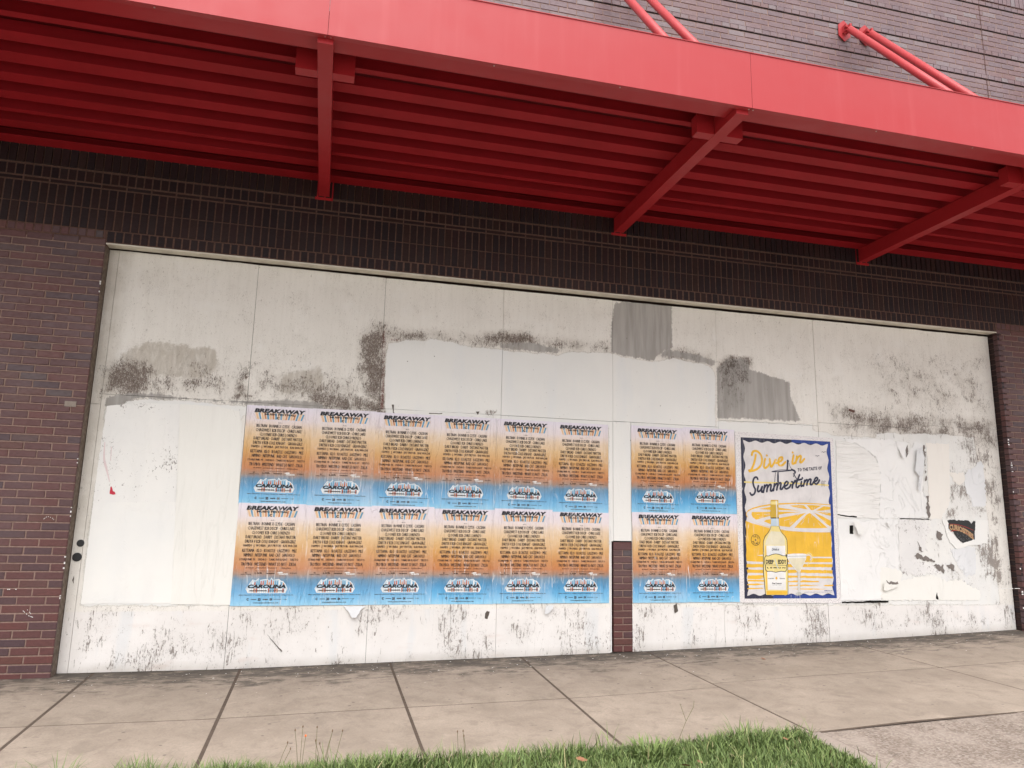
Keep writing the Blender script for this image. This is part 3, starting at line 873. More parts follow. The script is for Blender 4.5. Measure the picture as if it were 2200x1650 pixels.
def panel(x0, x1, z0f, z1f, yoff, rag=0.004):
    """one sheet of plywood; z0f / z1f are functions of x"""
    step_ = 0.028
    nx = max(3, int((x1 - x0) / step_) + 1)
    H = z1f(0.5 * (x0 + x1)) - z0f(0.5 * (x0 + x1))
    nz = max(3, int(H / step_) + 1)
    xs = np.linspace(x0, x1, nx)
    zb = np.array([z0f(x) for x in xs]); ztp = np.array([z1f(x) for x in xs])
    ztp = ztp + np.array([rag * (vnoise(x * 4.3, 3.1) + 0.7 * vnoise(x * 17, 9.2)) for x in xs])
    t_ = np.linspace(0, 1, nz)
    X = np.repeat(xs[None, :], nz, 0)
    Z = zb[None, :] + (ztp - zb)[None, :] * t_[:, None]
    warp = 0.003 * np.sin((X - x0) / (x1 - x0) * math.pi) * math.sin(x0 * 3.1 + z0f(x0))
    Y = np.full(X.shape, yoff) - warp
    V = np.stack([X.ravel(), Y.ravel(), Z.ravel()], 1).tolist()
    F = []
    for j in range(nz - 1):
        for i in range(nx - 1):
            a = j * nx + i
            F.append((a, a + 1, a + nx + 1, a + nx))
    # edges, 12 mm thick
    ring = [i for i in range(nx)] + [j * nx + nx - 1 for j in range(1, nz)] + [(nz - 1) * nx + i for i in range(nx - 2, -1, -1)] + [j * nx for j in range(nz - 2, 0, -1)]
    base_i = len(V)
    for r_ in ring:
        V.append((V[r_][0], V[r_][1] + 0.014, V[r_][2]))
    L_ = len(ring)
    for q in range(L_):
        F.append((ring[(q + 1) % L_], ring[q], base_i + q, base_i + (q + 1) % L_))
    me = bpy.data.meshes.new('plywood_panel')
    me.from_pydata(V, [], F)
    A = np.array(V)
    ax, az = A[:, 0], A[:, 2]
    def put(nm, arr):
        at = me.attributes.new(nm, 'FLOAT', 'POINT'); at.data.foreach_set('value', np.asarray(arr, dtype=np.float32))
    put('grey', union(ax, az, GREY)); put('tan', union(ax, az, TAN)); put('white', union(ax, az, WHITE)); put('rust', union(ax, az, RUST))
    s_ = np.zeros(ax.shape)
    for poly, den, sf in SCR:
        s_ = np.maximum(s_, den * np.clip(0.5 + sdf(ax, az, poly) / (2 * sf), 0, 1))
    put('scr', s_)
    s2_ = np.where(az < 0.56, 0.50, 0.0) * np.clip((0.60 - az) / 0.06, 0, 1)
    s2_ = np.maximum(s2_, (0.40 + 0.12 * np.clip((ax - 8.6) / 0.8, 0, 1)) * np.clip((ax - 7.4) / 0.3, 0, 1) * np.clip((2.62 - az) / 0.2, 0, 1))
    for poly, den, sf in SCR2:
        s2_ = np.maximum(s2_, den * np.clip(0.5 + sdf(ax, az, poly) / (2 * sf), 0, 1))
    put('scr2', s2_)
    # kick zone boundary
    put('kick', 0.505 - az)
    dirt = 0.55 * np.clip((0.13 - ax) / 0.12, 0, 1) * (0.35 + 0.65 * np.clip((az - 0.9) / 0.4, 0, 1))
    dirt = np.maximum(dirt, 0.5 * np.clip((3.62 - np.abs(az - 3.74)) / 3.6, 0, 0) )
    gb = np.array([gz0(x) for x in ax]) if len(ax) < 30000 else ax * 0
    dirt = np.maximum(dirt, 0.55 * np.clip((0.09 + gb - az) / 0.08, 0, 1))
    dirt = np.maximum(dirt, 0.5 * np.clip((0.16 - ax) / 0.1, 0, 1) * np.clip((az - 3.3) / 0.3, 0, 1))
    put('dirt', dirt)
    me.materials.append(M['ply'])
    me.update()
    return link('plywood_panel', me, brd)
g_ = 0.0016
top_z = lambda x: float(np.interp(x, [0, 1.2, 2.4, 3.6, 9.8], [3.700, 3.694, 3.690, 3.686, 3.690]))
bot = lambda x: gz0(x) + 0.004
lower_top = {0: lambda x: 2.268, 1: lambda x: 2.36, 2: lambda x: 2.36, 3: lambda x: 2.37, 4: lambda x: 2.37, 5: lambda x: 2.375, 6: lambda x: 2.452 + (x - 6.08) * 0.0, 7: lambda x: 2.49 + 0 * x, 8: lambda x: 2.535}
E_ = STRIP_SEAM
for i in range(9):
    x0, x1 = E_[i] + g_, E_[i + 1] - g_
    lt = lower_top[i]
    yo = random.uniform(-0.0025, 0.0025)
    panel(x0, x1, (lambda x, f=lt: f(x) + 0.002), top_z, yo)
    yo = random.uniform(-0.0025, 0.0025)
    if i == 4:
        panel(x0, 4.815, bot, lambda x: 1.142, -0.001, 0.0)
        panel(x0, 5.052 - 0.003 if False else 4.848, lambda x: 1.145, lambda x: 2.368, -0.001, 0.0)
    elif i == 5:
        panel(x0, 5.052, lambda x: 1.150, lambda x: 2.373, 0.001, 0.003)
        panel(5.055, x1, bot, lambda x: 2.373, yo, 0.002)
    elif i == 4:
        pass
    else:
        panel(x0, x1, bot, lambda x, f=lt: f(x) - 0.001, yo, 0.002)
# black round holes left where a handle was
def disc(name, x, z, r, parent, mat_):
    b = MB()
    n_ = 20
    ring = [(x + r * math.cos(2 * math.pi * q / n_), -0.005, z + r * math.sin(2 * math.pi * q / n_)) for q in range(n_)]
    ring2 = [(x + (r - 0.005) * math.cos(2 * math.pi * q / n_), -0.0065, z + (r - 0.005) * math.sin(2 * math.pi * q / n_)) for q in range(n_)]
    back = [(p_[0], 0.0, p_[2]) for p_ in ring]
    for q in range(n_):
        b.quad(ring[q], ring[(q + 1) % n_], ring2[(q + 1) % n_], ring2[q])
        b.quad(back[q], back[(q + 1) % n_], ring[(q + 1) % n_], ring[q])
    b.quad(*ring2)
    return b.build(name, mat_, parent)
k = NT('black_rubber', 0.5); k.col((0.012, 0.012, 0.013)); M['rubber'] = k.mat
disc('round_plug', -0.022, 1.061, 0.030, brd, M['rubber'])
disc('round_plug', -0.036, 0.945, 0.037, brd, M['rubber'])
# thin strip edge beside the brick pillar
b = MB(); b.box(4.8165, 4.829, -0.004, 0.05, 0.07, 1.30); b.build('edge_strip', M['p_white'], brd)
# dark marks gouged through the paint
def ragged(poly, amp=0.006, seg=0.02, seed=0):
    out = []
    n_ = len(poly)
    for i in range(n_):
        a = poly[i]; c_ = poly[(i + 1) % n_]
        L_ = math.hypot(c_[0] - a[0], c_[1] - a[1]); m_ = max(1, int(L_ / seg))
        for q in range(m_):
            t_ = q / m_
            x = a[0] + (c_[0] - a[0]) * t_; z_ = a[1] + (c_[1] - a[1]) * t_
            x += amp * vnoise(x * 31 + seed, z_ * 31, 1.0) * 1.6; z_ += amp * vnoise(x * 31, z_ * 31 + seed, 7.0) * 1.6
            out.append((x, z_))
    return out
from mathutils.geometry import tessellate_polygon
def poly_faces(b, poly, y, thick=0.0):
    pts = [Vector((p_[0], p_[1], 0)) for p_ in poly]
    tris = tessellate_polygon([pts])
    i = len(b.v)
    b.v.extend([(p_[0], y, p_[1]) for p_ in poly])
    for t_ in tris:
        a, c_, d_ = t_
        pa, pb, pc = poly[a], poly[c_], poly[d_]
        cr_ = (pb[0] - pa[0]) * (pc[1] - pa[1]) - (pb[1] - pa[1]) * (pc[0] - pa[0])
        tt = (a, c_, d_) if cr_ > 0 else (a, d_, c_)
        b.f.append(tuple(i + q for q in tt)); b.mi.append(b.cur); b.tone.append(b.t)
    if thick > 0:
        n_ = len(poly)
        j = len(b.v)
        b.v.extend([(p_[0], y + thick, p_[1]) for p_ in poly])
        for q in range(n_):
            b.f.append((i + q, i + (q + 1) % n_, j + (q + 1) % n_, j + q)); b.mi.append(b.cur); b.tone.append(b.t)
b = MB()
for poly in ([(3.555,0.477),(3.583,0.468),(3.562,0.399),(3.534,0.408),(3.538,0.451)], [(8.933,1.374),(8.978,1.37),(8.961,1.275),(8.923,1.28)] if False else [(5.504,0.516),(5.541,0.53),(5.55,0.456),(5.513,0.434)],
             [(3.387,2.394),(3.425,2.396),(3.408,2.357)], 
             [(1.554,0.301),(1.7,0.148),(1.693,0.141),(1.567,0.285)],
             [(2.917,2.353),(3.051,2.356),(3.052,2.347),(2.918,2.344)], [(2.556,2.411),(2.574,2.412),(2.577,2.343),(2.592,2.321),(2.574,2.32)], [(-0.049,0.759),(-0.038,0.794),(-0.037,0.721)]):
    poly_faces(b, ragged(poly, 0.003, 0.01), -0.0055)
b.build('gouge_mark', flat('bare_wood', (0.10, 0.082, 0.068), wr=False), brd, kind='stuff')

b = MB()
poly_faces(b, ragged([(7.736,2.672),(7.815,2.655),(7.807,2.628),(7.728,2.645)], 0.002, 0.01), -0.006)
b.build("brown_chip", flat("brown_chip_paint", (0.13, 0.055, 0.04), wr=False), brd)

# ------------------------------------------------------------------ curve/stroke and text helpers
_text_cache = {}
def text_geo(s_, off=0.0, shear=0.0):
    key = (s_, off, shear)
    if key in _text_cache:
        return _text_cache[key]
    cu = bpy.data.curves.new('t', 'FONT')
    cu.body = s_; cu.size = 1.0; cu.resolution_u = 1 if len(s_) > 12 else 2
    cu.offset = off; cu.shear = shear; cu.fill_mode = 'FRONT' if False else 'BOTH'
    cu.dimensions = '2D'
    o = bpy.data.objects.new('t', cu)
    COL.objects.link(o)
    bpy.context.view_layer.update()
    me = bpy.data.meshes.new_from_object(o.evaluated_get(bpy.context.evaluated_depsgraph_get()))
    vs = np.array([v_.co[:] for v_ in me.vertices]); fs = [tuple(p_.vertices) for p_ in me.polygons]
    bpy.data.objects.remove(o); bpy.data.curves.remove(cu); bpy.data.meshes.remove(me)
    _text_cache[key] = (vs, fs)
    return vs, fs
def put_text(b, s_, x0, x1, z0, z1, y, off=0.0, shear=0.0, fn=None):
    vs, fs = text_geo(s_, off, shear)
    if len(vs) == 0: return
    mn = vs.min(0); mx = vs.max(0)
    i = len(b.v)
    for q in vs:
        x = x0 + (q[0] - mn[0]) / (mx[0] - mn[0]) * (x1 - x0)
        z_ = z0 + (q[1] - mn[1]) / (mx[1] - mn[1]) * (z1 - z0)
        if fn: x, z_ = fn(x, z_)
        b.v.append((x, y, z_))
    for f in fs:
        b.f.append(tuple(i + q for q in f)); b.mi.append(b.cur); b.tone.append(b.t)
def smooth_pts(pts, n_=6):
    out = []
    P = [pts[0]] + list(pts) + [pts[-1]]
    for i in range(1, len(P) - 2):
        p0, p1, p2, p3 = [np.array(q, float) for q in P[i - 1:i + 3]]
        for q in range(n_):
            t_ = q / n_
            out.append(0.5 * ((2 * p1) + (-p0 + p2) * t_ + (2 * p0 - 5 * p1 + 4 * p2 - p3) * t_ ** 2 + (-p0 + 3 * p1 - 3 * p2 + p3) * t_ ** 3))
    out.append(np.array(P[-2], float))
    return out
_yk = [0]
def stroke(b, pts, w_, y, taper=0.0, sm=True):
    """flat brush stroke: overlapping rounded quads, each a hair apart so nothing is coplanar"""
    C_ = smooth_pts(pts, 5) if sm and len(pts) > 2 else [np.array(q, float) for q in pts]
    n_ = len(C_)
    L, R = [], []
    for i in range(n_):
        d = C_[min(i + 1, n_ - 1)] - C_[max(i - 1, 0)]
        d = d / (np.linalg.norm(d) + 1e-9)
        nn_ = np.array([-d[1], d[0]])
        ww = w_ / 2 * (1 - taper * abs(2 * i / max(1, n_ - 1) - 1))
        L.append(C_[i] + nn_ * ww); R.append(C_[i] - nn_ * ww)
    _yk[0] += 1
    yy = y - 0.00002 * (_yk[0] % 12)
    for i in range(n_ - 1):
        yy2 = yy - 0.000002 * i
        b.quad((L[i][0], yy2, L[i][1]), (R[i][0], yy2, R[i][1]), (R[i + 1][0], yy2, R[i + 1][1]), (L[i + 1][0], yy2, L[i + 1][1]))
    for c_ in (C_[0], C_[-1]):
        if taper == 0:
            yk = yy - 0.00001
            b.quad(*[(c_[0] + w_ / 2 * math.cos(a_ * math.pi / 4), yk - 0.00001 * (c_ is C_[0]), c_[1] + w_ / 2 * math.sin(a_ * math.pi / 4)) for a_ in range(8)])

# ------------------------------------------------------------------ festival posters
PW, PH = 0.597, 0.902
def grid_sheet(w_, h_, nx, nz, seed, amp=0.0012):
    V = []; F = []
    for j in range(nz + 1):
        for i in range(nx + 1):
            x = w_ * i / nx; z_ = h_ * j / nz
            V.append((x, -abs(amp * (1 + vnoise(x * 6 + seed, z_ * 2))), z_))
    for j in range(nz):
        for i in range(nx):
            a = j * (nx + 1) + i
            F.append((a, a + 1, a + nx + 2, a + nx + 1))
    me = bpy.data.meshes.new('sheet'); me.from_pydata(V, [], F); me.update()
    return me
sheets = []
for q in range(4):
    me = grid_sheet(PW, PH, 14, 18, q * 13.7); me.materials.append(M['fest']); sheets.append(me)
TY = -0.0032
def fx(u): return PW * u
def fz(v_): return PH * (1 - v_)
b = MB()
LINES = ["BELTRAN · BONNIE X CLYDE · CASSIAN", "CHASEWEST B2B DISCIP · CHRIS LAKE", "CLOONEE B2B CHRIS LORENZO", "DAILY BREAD · DARBY · DISTANT MATTER",
         "DREYA V B2B COLE KNIGHT · GRAVAGERZ", "HAMDI · J. WORRA · JAY PRYOR · KAI WACHI", "KETTAMA · KLO · KOASTLE · ŁASZEWO · MLE",
         "NIMINO · NITEPUNK · RAD CAT · SAN HOLO", "STARJUNK 95 · SVDKO · TAIKI NULIGHT · TIËSTO", "TROYBOI · WESTEND · WHAT SO NOT · Z3LLA"]
CV = [0.203, 0.247, 0.291, 0.333, 0.377, 0.421, 0.466, 0.510, 0.554, 0.598]
WD = [0.67, 0.68, 0.55, 0.725, 0.73, 0.77, 0.785, 0.735, 0.85, 0.79]
for s_, cv, wd in zip(LINES, CV, WD):
    for dq in (-1, 1):
        put_text(b, s_, fx(0.5 - wd / 2) + dq * 0.0014, fx(0.5 + wd / 2) + dq * 0.0014, fz(cv + 0.0158), fz(cv - 0.0158), TY - dq * 0.0001, off=-0.010)
lineup_me = b
put_text(b, "BREAKAWAY", fx(0.115), fx(0.885), fz(0.069), fz(0.026), TY - 0.0006, off=0.06, shear=0.18)
put_text(b, "MUSIC FESTIVAL", fx(0.27), fx(0.73), fz(0.094), fz(0.073), TY - 0.0006, off=0.05)
put_text(b, "C", fx(0.455), fx(0.495), fz(0.132), fz(0.103), TY - 0.0006, off=0.06)
put_text(b, "A.F.:", fx(0.48), fx(0.54), fz(0.171), fz(0.162), TY, off=0.02)
put_text(b, "CAROLINA", fx(0.225), fx(0.775), fz(0.832), fz(0.795), TY - 0.0006, off=0.06, shear=0.2)
lettering_mb = b
def mesh_of(b, name, mats):
    me = bpy.data.meshes.new(name)
    me.from_pydata([tuple(q) for q in b.v], [], b.f)
    for mm in mats: me.materials.append(mm)
    if len(mats) > 1: me.polygons.foreach_set('material_index', b.mi)
    me.update(); return me
me_letter = mesh_of(b, 'lettering', [M['ink']])
b = MB()
put_text(b, "BUNNY · JOHNNYI · PHARRO · THRILLRILL", fx(0.17), fx(0.83), fz(0.643), fz(0.630), TY, off=0.03, shear=0.2)
put_text(b, "FIRST WAVE IN ALPHABETICAL ORDER", fx(0.32), fx(0.68), fz(0.668), fz(0.661), TY, off=0.02)
put_text(b, "C", fx(0.17), fx(0.20), fz(0.688), fz(0.675), TY, off=0.05)
put_text(b, "CREDIT STAGE", fx(0.11), fx(0.26), fz(0.702), fz(0.694), TY, off=0.02)
put_text(b, "LXR", fx(0.31), fx(0.42), fz(0.694), fz(0.677), TY, off=0.03)
put_text(b, "THE REGULAR", fx(0.47), fx(0.60), fz(0.694), fz(0.681), TY, off=0.04)
put_text(b, "AFTER PARTY", fx(0.82), fx(0.92), fz(0.690), fz(0.680), TY, off=0.02)
put_text(b, "ZMAX DRAGWAY AT CHARLOTTE MOTOR SPEEDWAY · CHARLOTTE, NC", fx(0.11), fx(0.89), fz(0.902), fz(0.892), TY, off=0.03)
put_text(b, "C", fx(0.225), fx(0.255), fz(0.950), fz(0.926), TY, off=0.06)
b.box(fx(0.285), fx(0.365), TY, TY + 0.001, fz(0.941), fz(0.936))
put_text(b, "33", fx(0.385), fx(0.425), fz(0.952), fz(0.926), TY, off=0.06)
put_text(b, "MONSTER", fx(0.455), fx(0.53), fz(0.944), fz(0.932), TY, off=0.06)
put_text(b, "ON", fx(0.55), fx(0.59), fz(0.950), fz(0.926), TY, off=0.07)
b.box(fx(0.61), fx(0.72), TY, TY + 0.001, fz(0.939), fz(0.935))
put_text(b, "1-up", fx(0.745), fx(0.80), fz(0.944), fz(0.932), TY, off=0.02)
put_text(b, "WWW.BREAKAWAYFESTIVAL.COM", fx(0.32), fx(0.68), fz(0.976), fz(0.966), TY, off=0.03)
put_text(b, "SEPTEMBER 26-27 2025", fx(0.255), fx(0.755), fz(0.862), fz(0.848), TY - 0.0006, off=0.05)
me_small = mesh_of(b, 'small_print', [M['ink_soft']])
# coloured block under the title and the skyline behind CAROLINA
b = MB()
rr = random.Random(5)
b.cur = 5
b.quad((fx(0.12), TY + 0.0009, fz(0.064)), (fx(0.155), TY + 0.0009, fz(0.135)), (fx(0.845), TY + 0.0009, fz(0.135)), (fx(0.88), TY + 0.0009, fz(0.064)))
us = np.linspace(0.125, 0.875, 19)
for q in range(18):
    b.cur = [1, 2, 1, 0, 2, 1, 0, 2][q % 8]
    a0, a1 = us[q] + 0.008, us[q + 1] - 0.006
    s0 = 0.5 + (a0 - 0.5) * 0.91; s1 = 0.5 + (a1 - 0.5) * 0.91
    b.quad((fx(s0), TY + 0.0006, fz(0.130 + 0.008 * rr.random())), (fx(s1), TY + 0.0006, fz(0.130 + 0.008 * rr.random())), (fx(a1), TY + 0.0006, fz(0.070)), (fx(a0), TY + 0.0006, fz(0.070)))
# carolina silhouette (white outline) then shafts
sky_ = [(0.20, 0.838), (0.255, 0.782), (0.29, 0.748), (0.335, 0.757), (0.37, 0.736), (0.40, 0.752), (0.455, 0.744), (0.50, 0.742), (0.53, 0.758), (0.555, 0.728), (0.585, 0.752),
        (0.62, 0.746), (0.665, 0.742), (0.70, 0.760), (0.725, 0.762), (0.765, 0.790), (0.80, 0.838), (0.765, 0.878), (0.235, 0.878)]
b.cur = 3
poly_faces(b, [(fx(u), fz(v_)) for u, v_ in sky_], TY + 0.0011)
b.cur = 6
poly_faces(b, [(fx(0.5 + (u - 0.5) * 0.965), fz(0.815 + (v_ - 0.815) * 0.93)) for u, v_ in sky_], TY + 0.0009)
for q in range(19):
    u = 0.225 + q * 0.0295
    top_v = float(np.interp(u, [s[0] for s in sky_[:17]], [s[1] for s in sky_[:17]])) + 0.008 + 0.01 * rr.random()
    b.cur = [0, 2, 4, 3, 2, 2][rr.randrange(6)]
    b.quad((fx(u), TY + 0.0006, fz(0.800)), (fx(u + 0.021), TY + 0.0006, fz(0.800)), (fx(u + 0.017 + (u - 0.5) * -0.02), TY + 0.0006, fz(top_v)), (fx(u + 0.004 + (u - 0.5) * -0.02), TY + 0.0006, fz(top_v)))
    b.cur = [0, 3, 3, 2, 4][rr.randrange(5)]
    b.quad((fx(u + 0.003), TY + 0.0006, fz(0.873)), (fx(u + 0.020), TY + 0.0006, fz(0.873)), (fx(u + 0.021), TY + 0.0006, fz(0.832)), (fx(u), TY + 0.0006, fz(0.832)))
b.cur = 3
put_text(b, "THE BLOCK", fx(0.655), fx(0.79), fz(0.703), fz(0.686), TY, off=0.05)
poly_faces(b, [(fx(u), fz(v_)) for u, v_ in ((0.625, 0.684), (0.66, 0.674), (0.70, 0.672), (0.72, 0.680), (0.69, 0.685))], TY)
me_art = mesh_of(b, 'artwork', [M['p_orange'], M['p_peach'], M['p_blue'], M['p_white'], M['p_red'], flat('pale_peach_print', (0.80, 0.66, 0.55)), flat('pale_blue_print', (0.42, 0.58, 0.70))])

ordn = ['first', 'second', 'third', 'fourth', 'fifth', 'sixth']
cells = []
for i in range(6):
    cells.append((1.226 + 0.5945 * i, 1.428 + 0.002 * math.sin(i * 2.1), 0, i, 'upper', 'left'))
    cells.append((1.230 + 0.5945 * i, 0.535 + 0.0015 * i, 1, i, 'lower', 'left'))
for i in range(2):
    cells.append((5.049 + 0.604 * i, 1.436 + 0.012 * i, 0, i, 'upper', 'right'))
    cells.append((5.055 + 0.600 * i, 0.541 + 0.003 * i, 1, i, 'lower', 'right'))
for x, z_, row, i, rn, side in cells:
    if side == 'left':
        lab = 'orange and blue festival poster, %s from the left in the %s row of six' % (ordn[i], rn)
        grp = 'festival posters pasted in two rows on the boards'
        if row == 1 and i == 1:
            lab = 'lower row festival poster, second from left, paper peeling away beneath its bottom edge'
    else:
        lab = 'festival poster, %s of the four between the brick pillar and the yellow poster' % (('upper right' if i else 'upper left') if row == 0 else ('lower right' if i else 'lower left'))
        grp = 'festival posters pasted in two rows on the boards'
    po = thing('festival_poster', lab, 'poster', (x, -0.006 - 0.0012 * ((i + row) % 2), z_), grp)
    po.rotation_euler = (0, math.radians(random.uniform(-0.25, 0.25)), 0)
    o = link('paper_sheet', sheets[(i * 2 + row * 3) % 4], po)
    o.scale = (1.0 if side == 'left' else 1.012, 1, 1.0 if row else 1.003)
    for nm_, me_ in (('artwork', me_art), ('small_print', me_small), ('lettering', me_letter)):
        link(nm_, me_, po, kind='stuff')

# paper peeling below the second poster and below the fifth
def flap(name, poly, y, mat_, lift, label, seed=0, axis='z', parent=None):
    """torn paper with curl: triangulated outline pulled off the wall by lift(x, z)"""
    rp = ragged(poly, 0.004, 0.02, seed)
    cx = sum(p_[0] for p_ in rp) / len(rp); cz = sum(p_[1] for p_ in rp) / len(rp)
    b = MB()
    rings = 5
    n_ = len(rp)
    for r_ in range(rings + 1):
        t_ = r_ / rings
        for p_ in rp:
            x = cx + (p_[0] - cx) * t_; z_ = cz + (p_[1] - cz) * t_
            b.v.append((x, y - lift(x, z_) - 0.004 * abs(vnoise(x * 22 + seed, z_ * 22)), z_))
    for r_ in range(rings):
        for q in range(n_):
            a = r_ * n_ + q; c_ = r_ * n_ + (q + 1) % n_
            b.f.append((a, c_, c_ + n_, a + n_)); b.mi.append(0); b.tone.append(0)
    o = b.build(name, mat_, parent, smooth=True)
    if label:
        tag(o, label, 'paper')
    return o
flap('torn_paper', [(2.211,0.528),(2.412,0.527),(2.36,0.486),(2.33,0.429),(2.292,0.429),(2.255,0.487)], -0.008, M['paper_b'], lambda x, z_: 0.03 * max(0, 0.53 - z_) / 0.1,
     'grey pointed paper flap hanging under the second poster of the lower row', 3)
flap('torn_paper', [(4.14,0.525),(4.217,0.524),(4.207,0.489),(4.16,0.446),(4.123,0.446)], -0.007, M['paper_b'], lambda x, z_: 0.02,
     'small curled grey paper scrap hanging under the fifth poster of the lower row', 9)

# ------------------------------------------------------------------ blank white-washed sheets (left)
def sheet_thing(poly, mat_, y, label, seed=0, amp=0.004, thick=0.0012, name='blank_poster', group='whitewashed blank posters'):
    b = MB()
    poly_faces(b, ragged(poly, amp, 0.025, seed), y, thick)
    o = b.build(name, mat_)
    tag(o, label, 'paper', group)
    return o
sheet_thing([(0.053,2.255),(0.314,2.296),(0.651,2.307),(0.7,1.431),(0.036,1.405),(0.039,1.768)], M['paper_l3'], -0.0062, 'white painted-over poster flecked with dark chips and a red smear, upper left', 1)
sheet_thing([(0.651,2.307),(0.982,2.301),(1.163,2.268),(1.197,2.148),(1.227,1.403),(0.701,1.423)], M['paper_l2'], -0.0050, 'cream white painted-over poster between the flecked sheet and the top festival poster', 2)
sheet_thing([(0.039,1.413),(0.7,1.431),(0.747,0.561),(0.038,0.561)], M['paper_l'], -0.0048, 'smooth white painted-over poster at lower left by the round plugs', 3)
sheet_thing([(0.701,1.423),(1.234,1.408),(1.241,0.542),(0.744,0.553)], M['paper_l2'], -0.0066, 'creased cream white painted-over poster left of the lower festival row', 4)
b = MB()
poly_faces(b, ragged([(0.16,1.485),(0.16,1.545),(0.167,1.549),(0.179,1.513),(0.202,1.502),(0.208,1.482),(0.183,1.477)], 0.004, 0.01), -0.0085)
b.build('red_smear', M['smear_red'], brd)
b = MB()
for pts in ([(0.073,1.933),(0.082,1.79),(0.115,1.689),(0.148,1.589)], [(0.13,1.894),(0.136,1.772)]):
    stroke(b, pts, 0.02, -0.0084, 0.7)
b.build('pink_smear', M['smear_pink'], brd)

# ------------------------------------------------------------------ yellow poster
YP = thing('yellow_poster', 'large yellow and navy drinks poster with bottle, glass and lemon slice', 'poster', (0, 0, 0))
b = MB()
poly_faces(b, [(6.267,2.336),(6.259,0.537),(7.482,0.524),(7.503,2.324)], -0.0060, 0.001)
b.build('speckled_margin', M['speck'], YP)
# frame: navy rectangle with waved inner edge
fr = [(6.336,2.277),(6.888,2.281),(7.462,2.283),(7.439,1.44),(7.428,1.153)], None
outer = [(6.335,2.276),(6.315,0.577),(7.433,0.577),(7.461,2.28)]
b = MB(); poly_faces(b, outer, -0.0072)
b.build('navy_frame', M['navy'], YP)
# royal blue half (right / bottom) of the frame, where the print is bluer
b = MB()
poly_faces(b, [(6.968,2.28),(7.461,2.28),(7.433,0.577),(6.651,0.578),(6.653,0.619),(7.389,0.617),(7.412,2.236),(6.966,2.246)], -0.0075)
b.build('blue_frame_side', M['royal'], YP)
# inner field with wavy border
def wavy(quad, amp, n_):
    out = []
    A = [np.array(q) for q in quad]
    for i in range(4):
        a, c_ = A[i], A[(i + 1) % 4]
        d = c_ - a; L_ = np.linalg.norm(d); nn_ = np.array([-d[1], d[0]]) / L_
        m_ = n_[i]
        for q in range(m_ * 6):
            t_ = q / (m_ * 6)
            env = 1.0
            out.append(tuple(a + d * t_ + nn_ * amp * (0.5 - 0.5 * math.cos(2 * math.pi * m_ * t_)) * env))
    return out
inner = [(6.362,2.247),(6.346,0.605),(7.403,0.607),(7.429,2.252)]   # TL, BL, BR, TR
field = wavy(inner, 0.022, (9, 7, 9, 7))
b = MB(); poly_faces(b, field, -0.0080)
b.build('field', M['offwhite'], YP)
# yellow sea of juice: lower part
b = MB()
yl = [(6.358,1.381),(6.43,1.357),(6.541,1.333),(6.645,1.308),(6.781,1.291),(6.933,1.277),(7.125,1.272),(7.242,1.271),(7.398,1.276),(7.408,1.222),(7.399,1.128),(7.4,1.022),(7.398,0.956),(6.915,0.952),(6.688,0.954),(6.465,0.955),(6.353,0.961),(6.349,1.019),(6.357,1.077),(6.352,1.167),(6.362,1.258),(6.36,1.323)]
poly_faces(b, yl, -0.0086)
for yb, h0, xa, xb in ((968, 50, 250, 1630), (1080, 60, 250, 1632), (1172, 40, 250, 1640), (1242, 26, 255, 1640), (1290, 20, 300, 1640), (1332, 14, 320, 1640), (1380, 12, 250, 1560)):
    pass
yk = []
for (ya, yb2, xa, xb) in ((985, 1040, 250, 1630), (1080, 1135, 245, 1632), (1172, 1208, 262, 1636), (1238, 1262, 262, 1640), (1298, 1318, 262, 1470), (1290, 1318, 1000, 1200), (1345, 1368, 260, 1420), (1380, 1396, 262, 500)):
    yk.append((xa, ya, xb, yb2))
YB = [[(6.353,0.932),(6.687,0.931),(7.067,0.937),(7.399,0.936),(7.398,0.903),(7.065,0.904),(6.686,0.898),(6.35,0.897)],
      [(6.351,0.875),(6.61,0.871),(6.987,0.876),(7.398,0.871),(7.395,0.837),(6.985,0.843),(6.608,0.837),(6.358,0.841)],
      [(6.359,0.815),(6.682,0.818),(7.06,0.813),(7.396,0.806),(7.395,0.788),(6.982,0.789),(6.606,0.793),(6.362,0.786)],
      [(6.355,0.77),(6.545,0.767),(6.829,0.756),(7.057,0.764),(7.21,0.757),(7.225,0.745),(6.904,0.744),(6.604,0.75),(6.354,0.752)],
      [(6.353,0.725),(6.47,0.732),(6.573,0.724),(6.469,0.715),(6.353,0.713)], [(6.849,0.716),(7.054,0.72),(7.223,0.713),(7.053,0.703),(6.856,0.705)],
      [(7.273,0.714),(7.394,0.721),(7.393,0.703),(7.292,0.703)], [(6.352,0.684),(6.527,0.688),(6.541,0.678),(6.351,0.673)], [(6.847,0.677),(7.128,0.68),(7.328,0.672),(7.051,0.667)],
      [(6.356,0.798),(6.473,0.802),(6.546,0.78),(6.457,0.775),(6.356,0.779)]]
for q, pl in enumerate(YB):
    poly_faces(b, ragged(pl, 0.004, 0.03, q), -0.0086 - 0.00001 * q)
b.build('juice_waves', M['yellow'], YP, kind='stuff')
# white ripples on the yellow
b = MB()
for pl in ([(6.475,1.02),(6.557,1.03),(6.632,1.026),(6.631,1.015),(6.556,1.013)], [(7.156,1.013),(7.396,1.014),(7.395,0.999),(7.155,0.999)], [(6.357,0.951),(6.554,0.95),(6.553,0.933),(6.357,0.935)],
           [(7.261,0.947),(7.398,0.956),(7.397,0.939),(7.283,0.939)], [(7.029,0.937),(7.106,0.947),(7.175,0.942),(7.105,0.934)]):
    poly_faces(b, pl, -0.0090)
b.build('ripples', M['offwhite'], YP, kind='stuff')
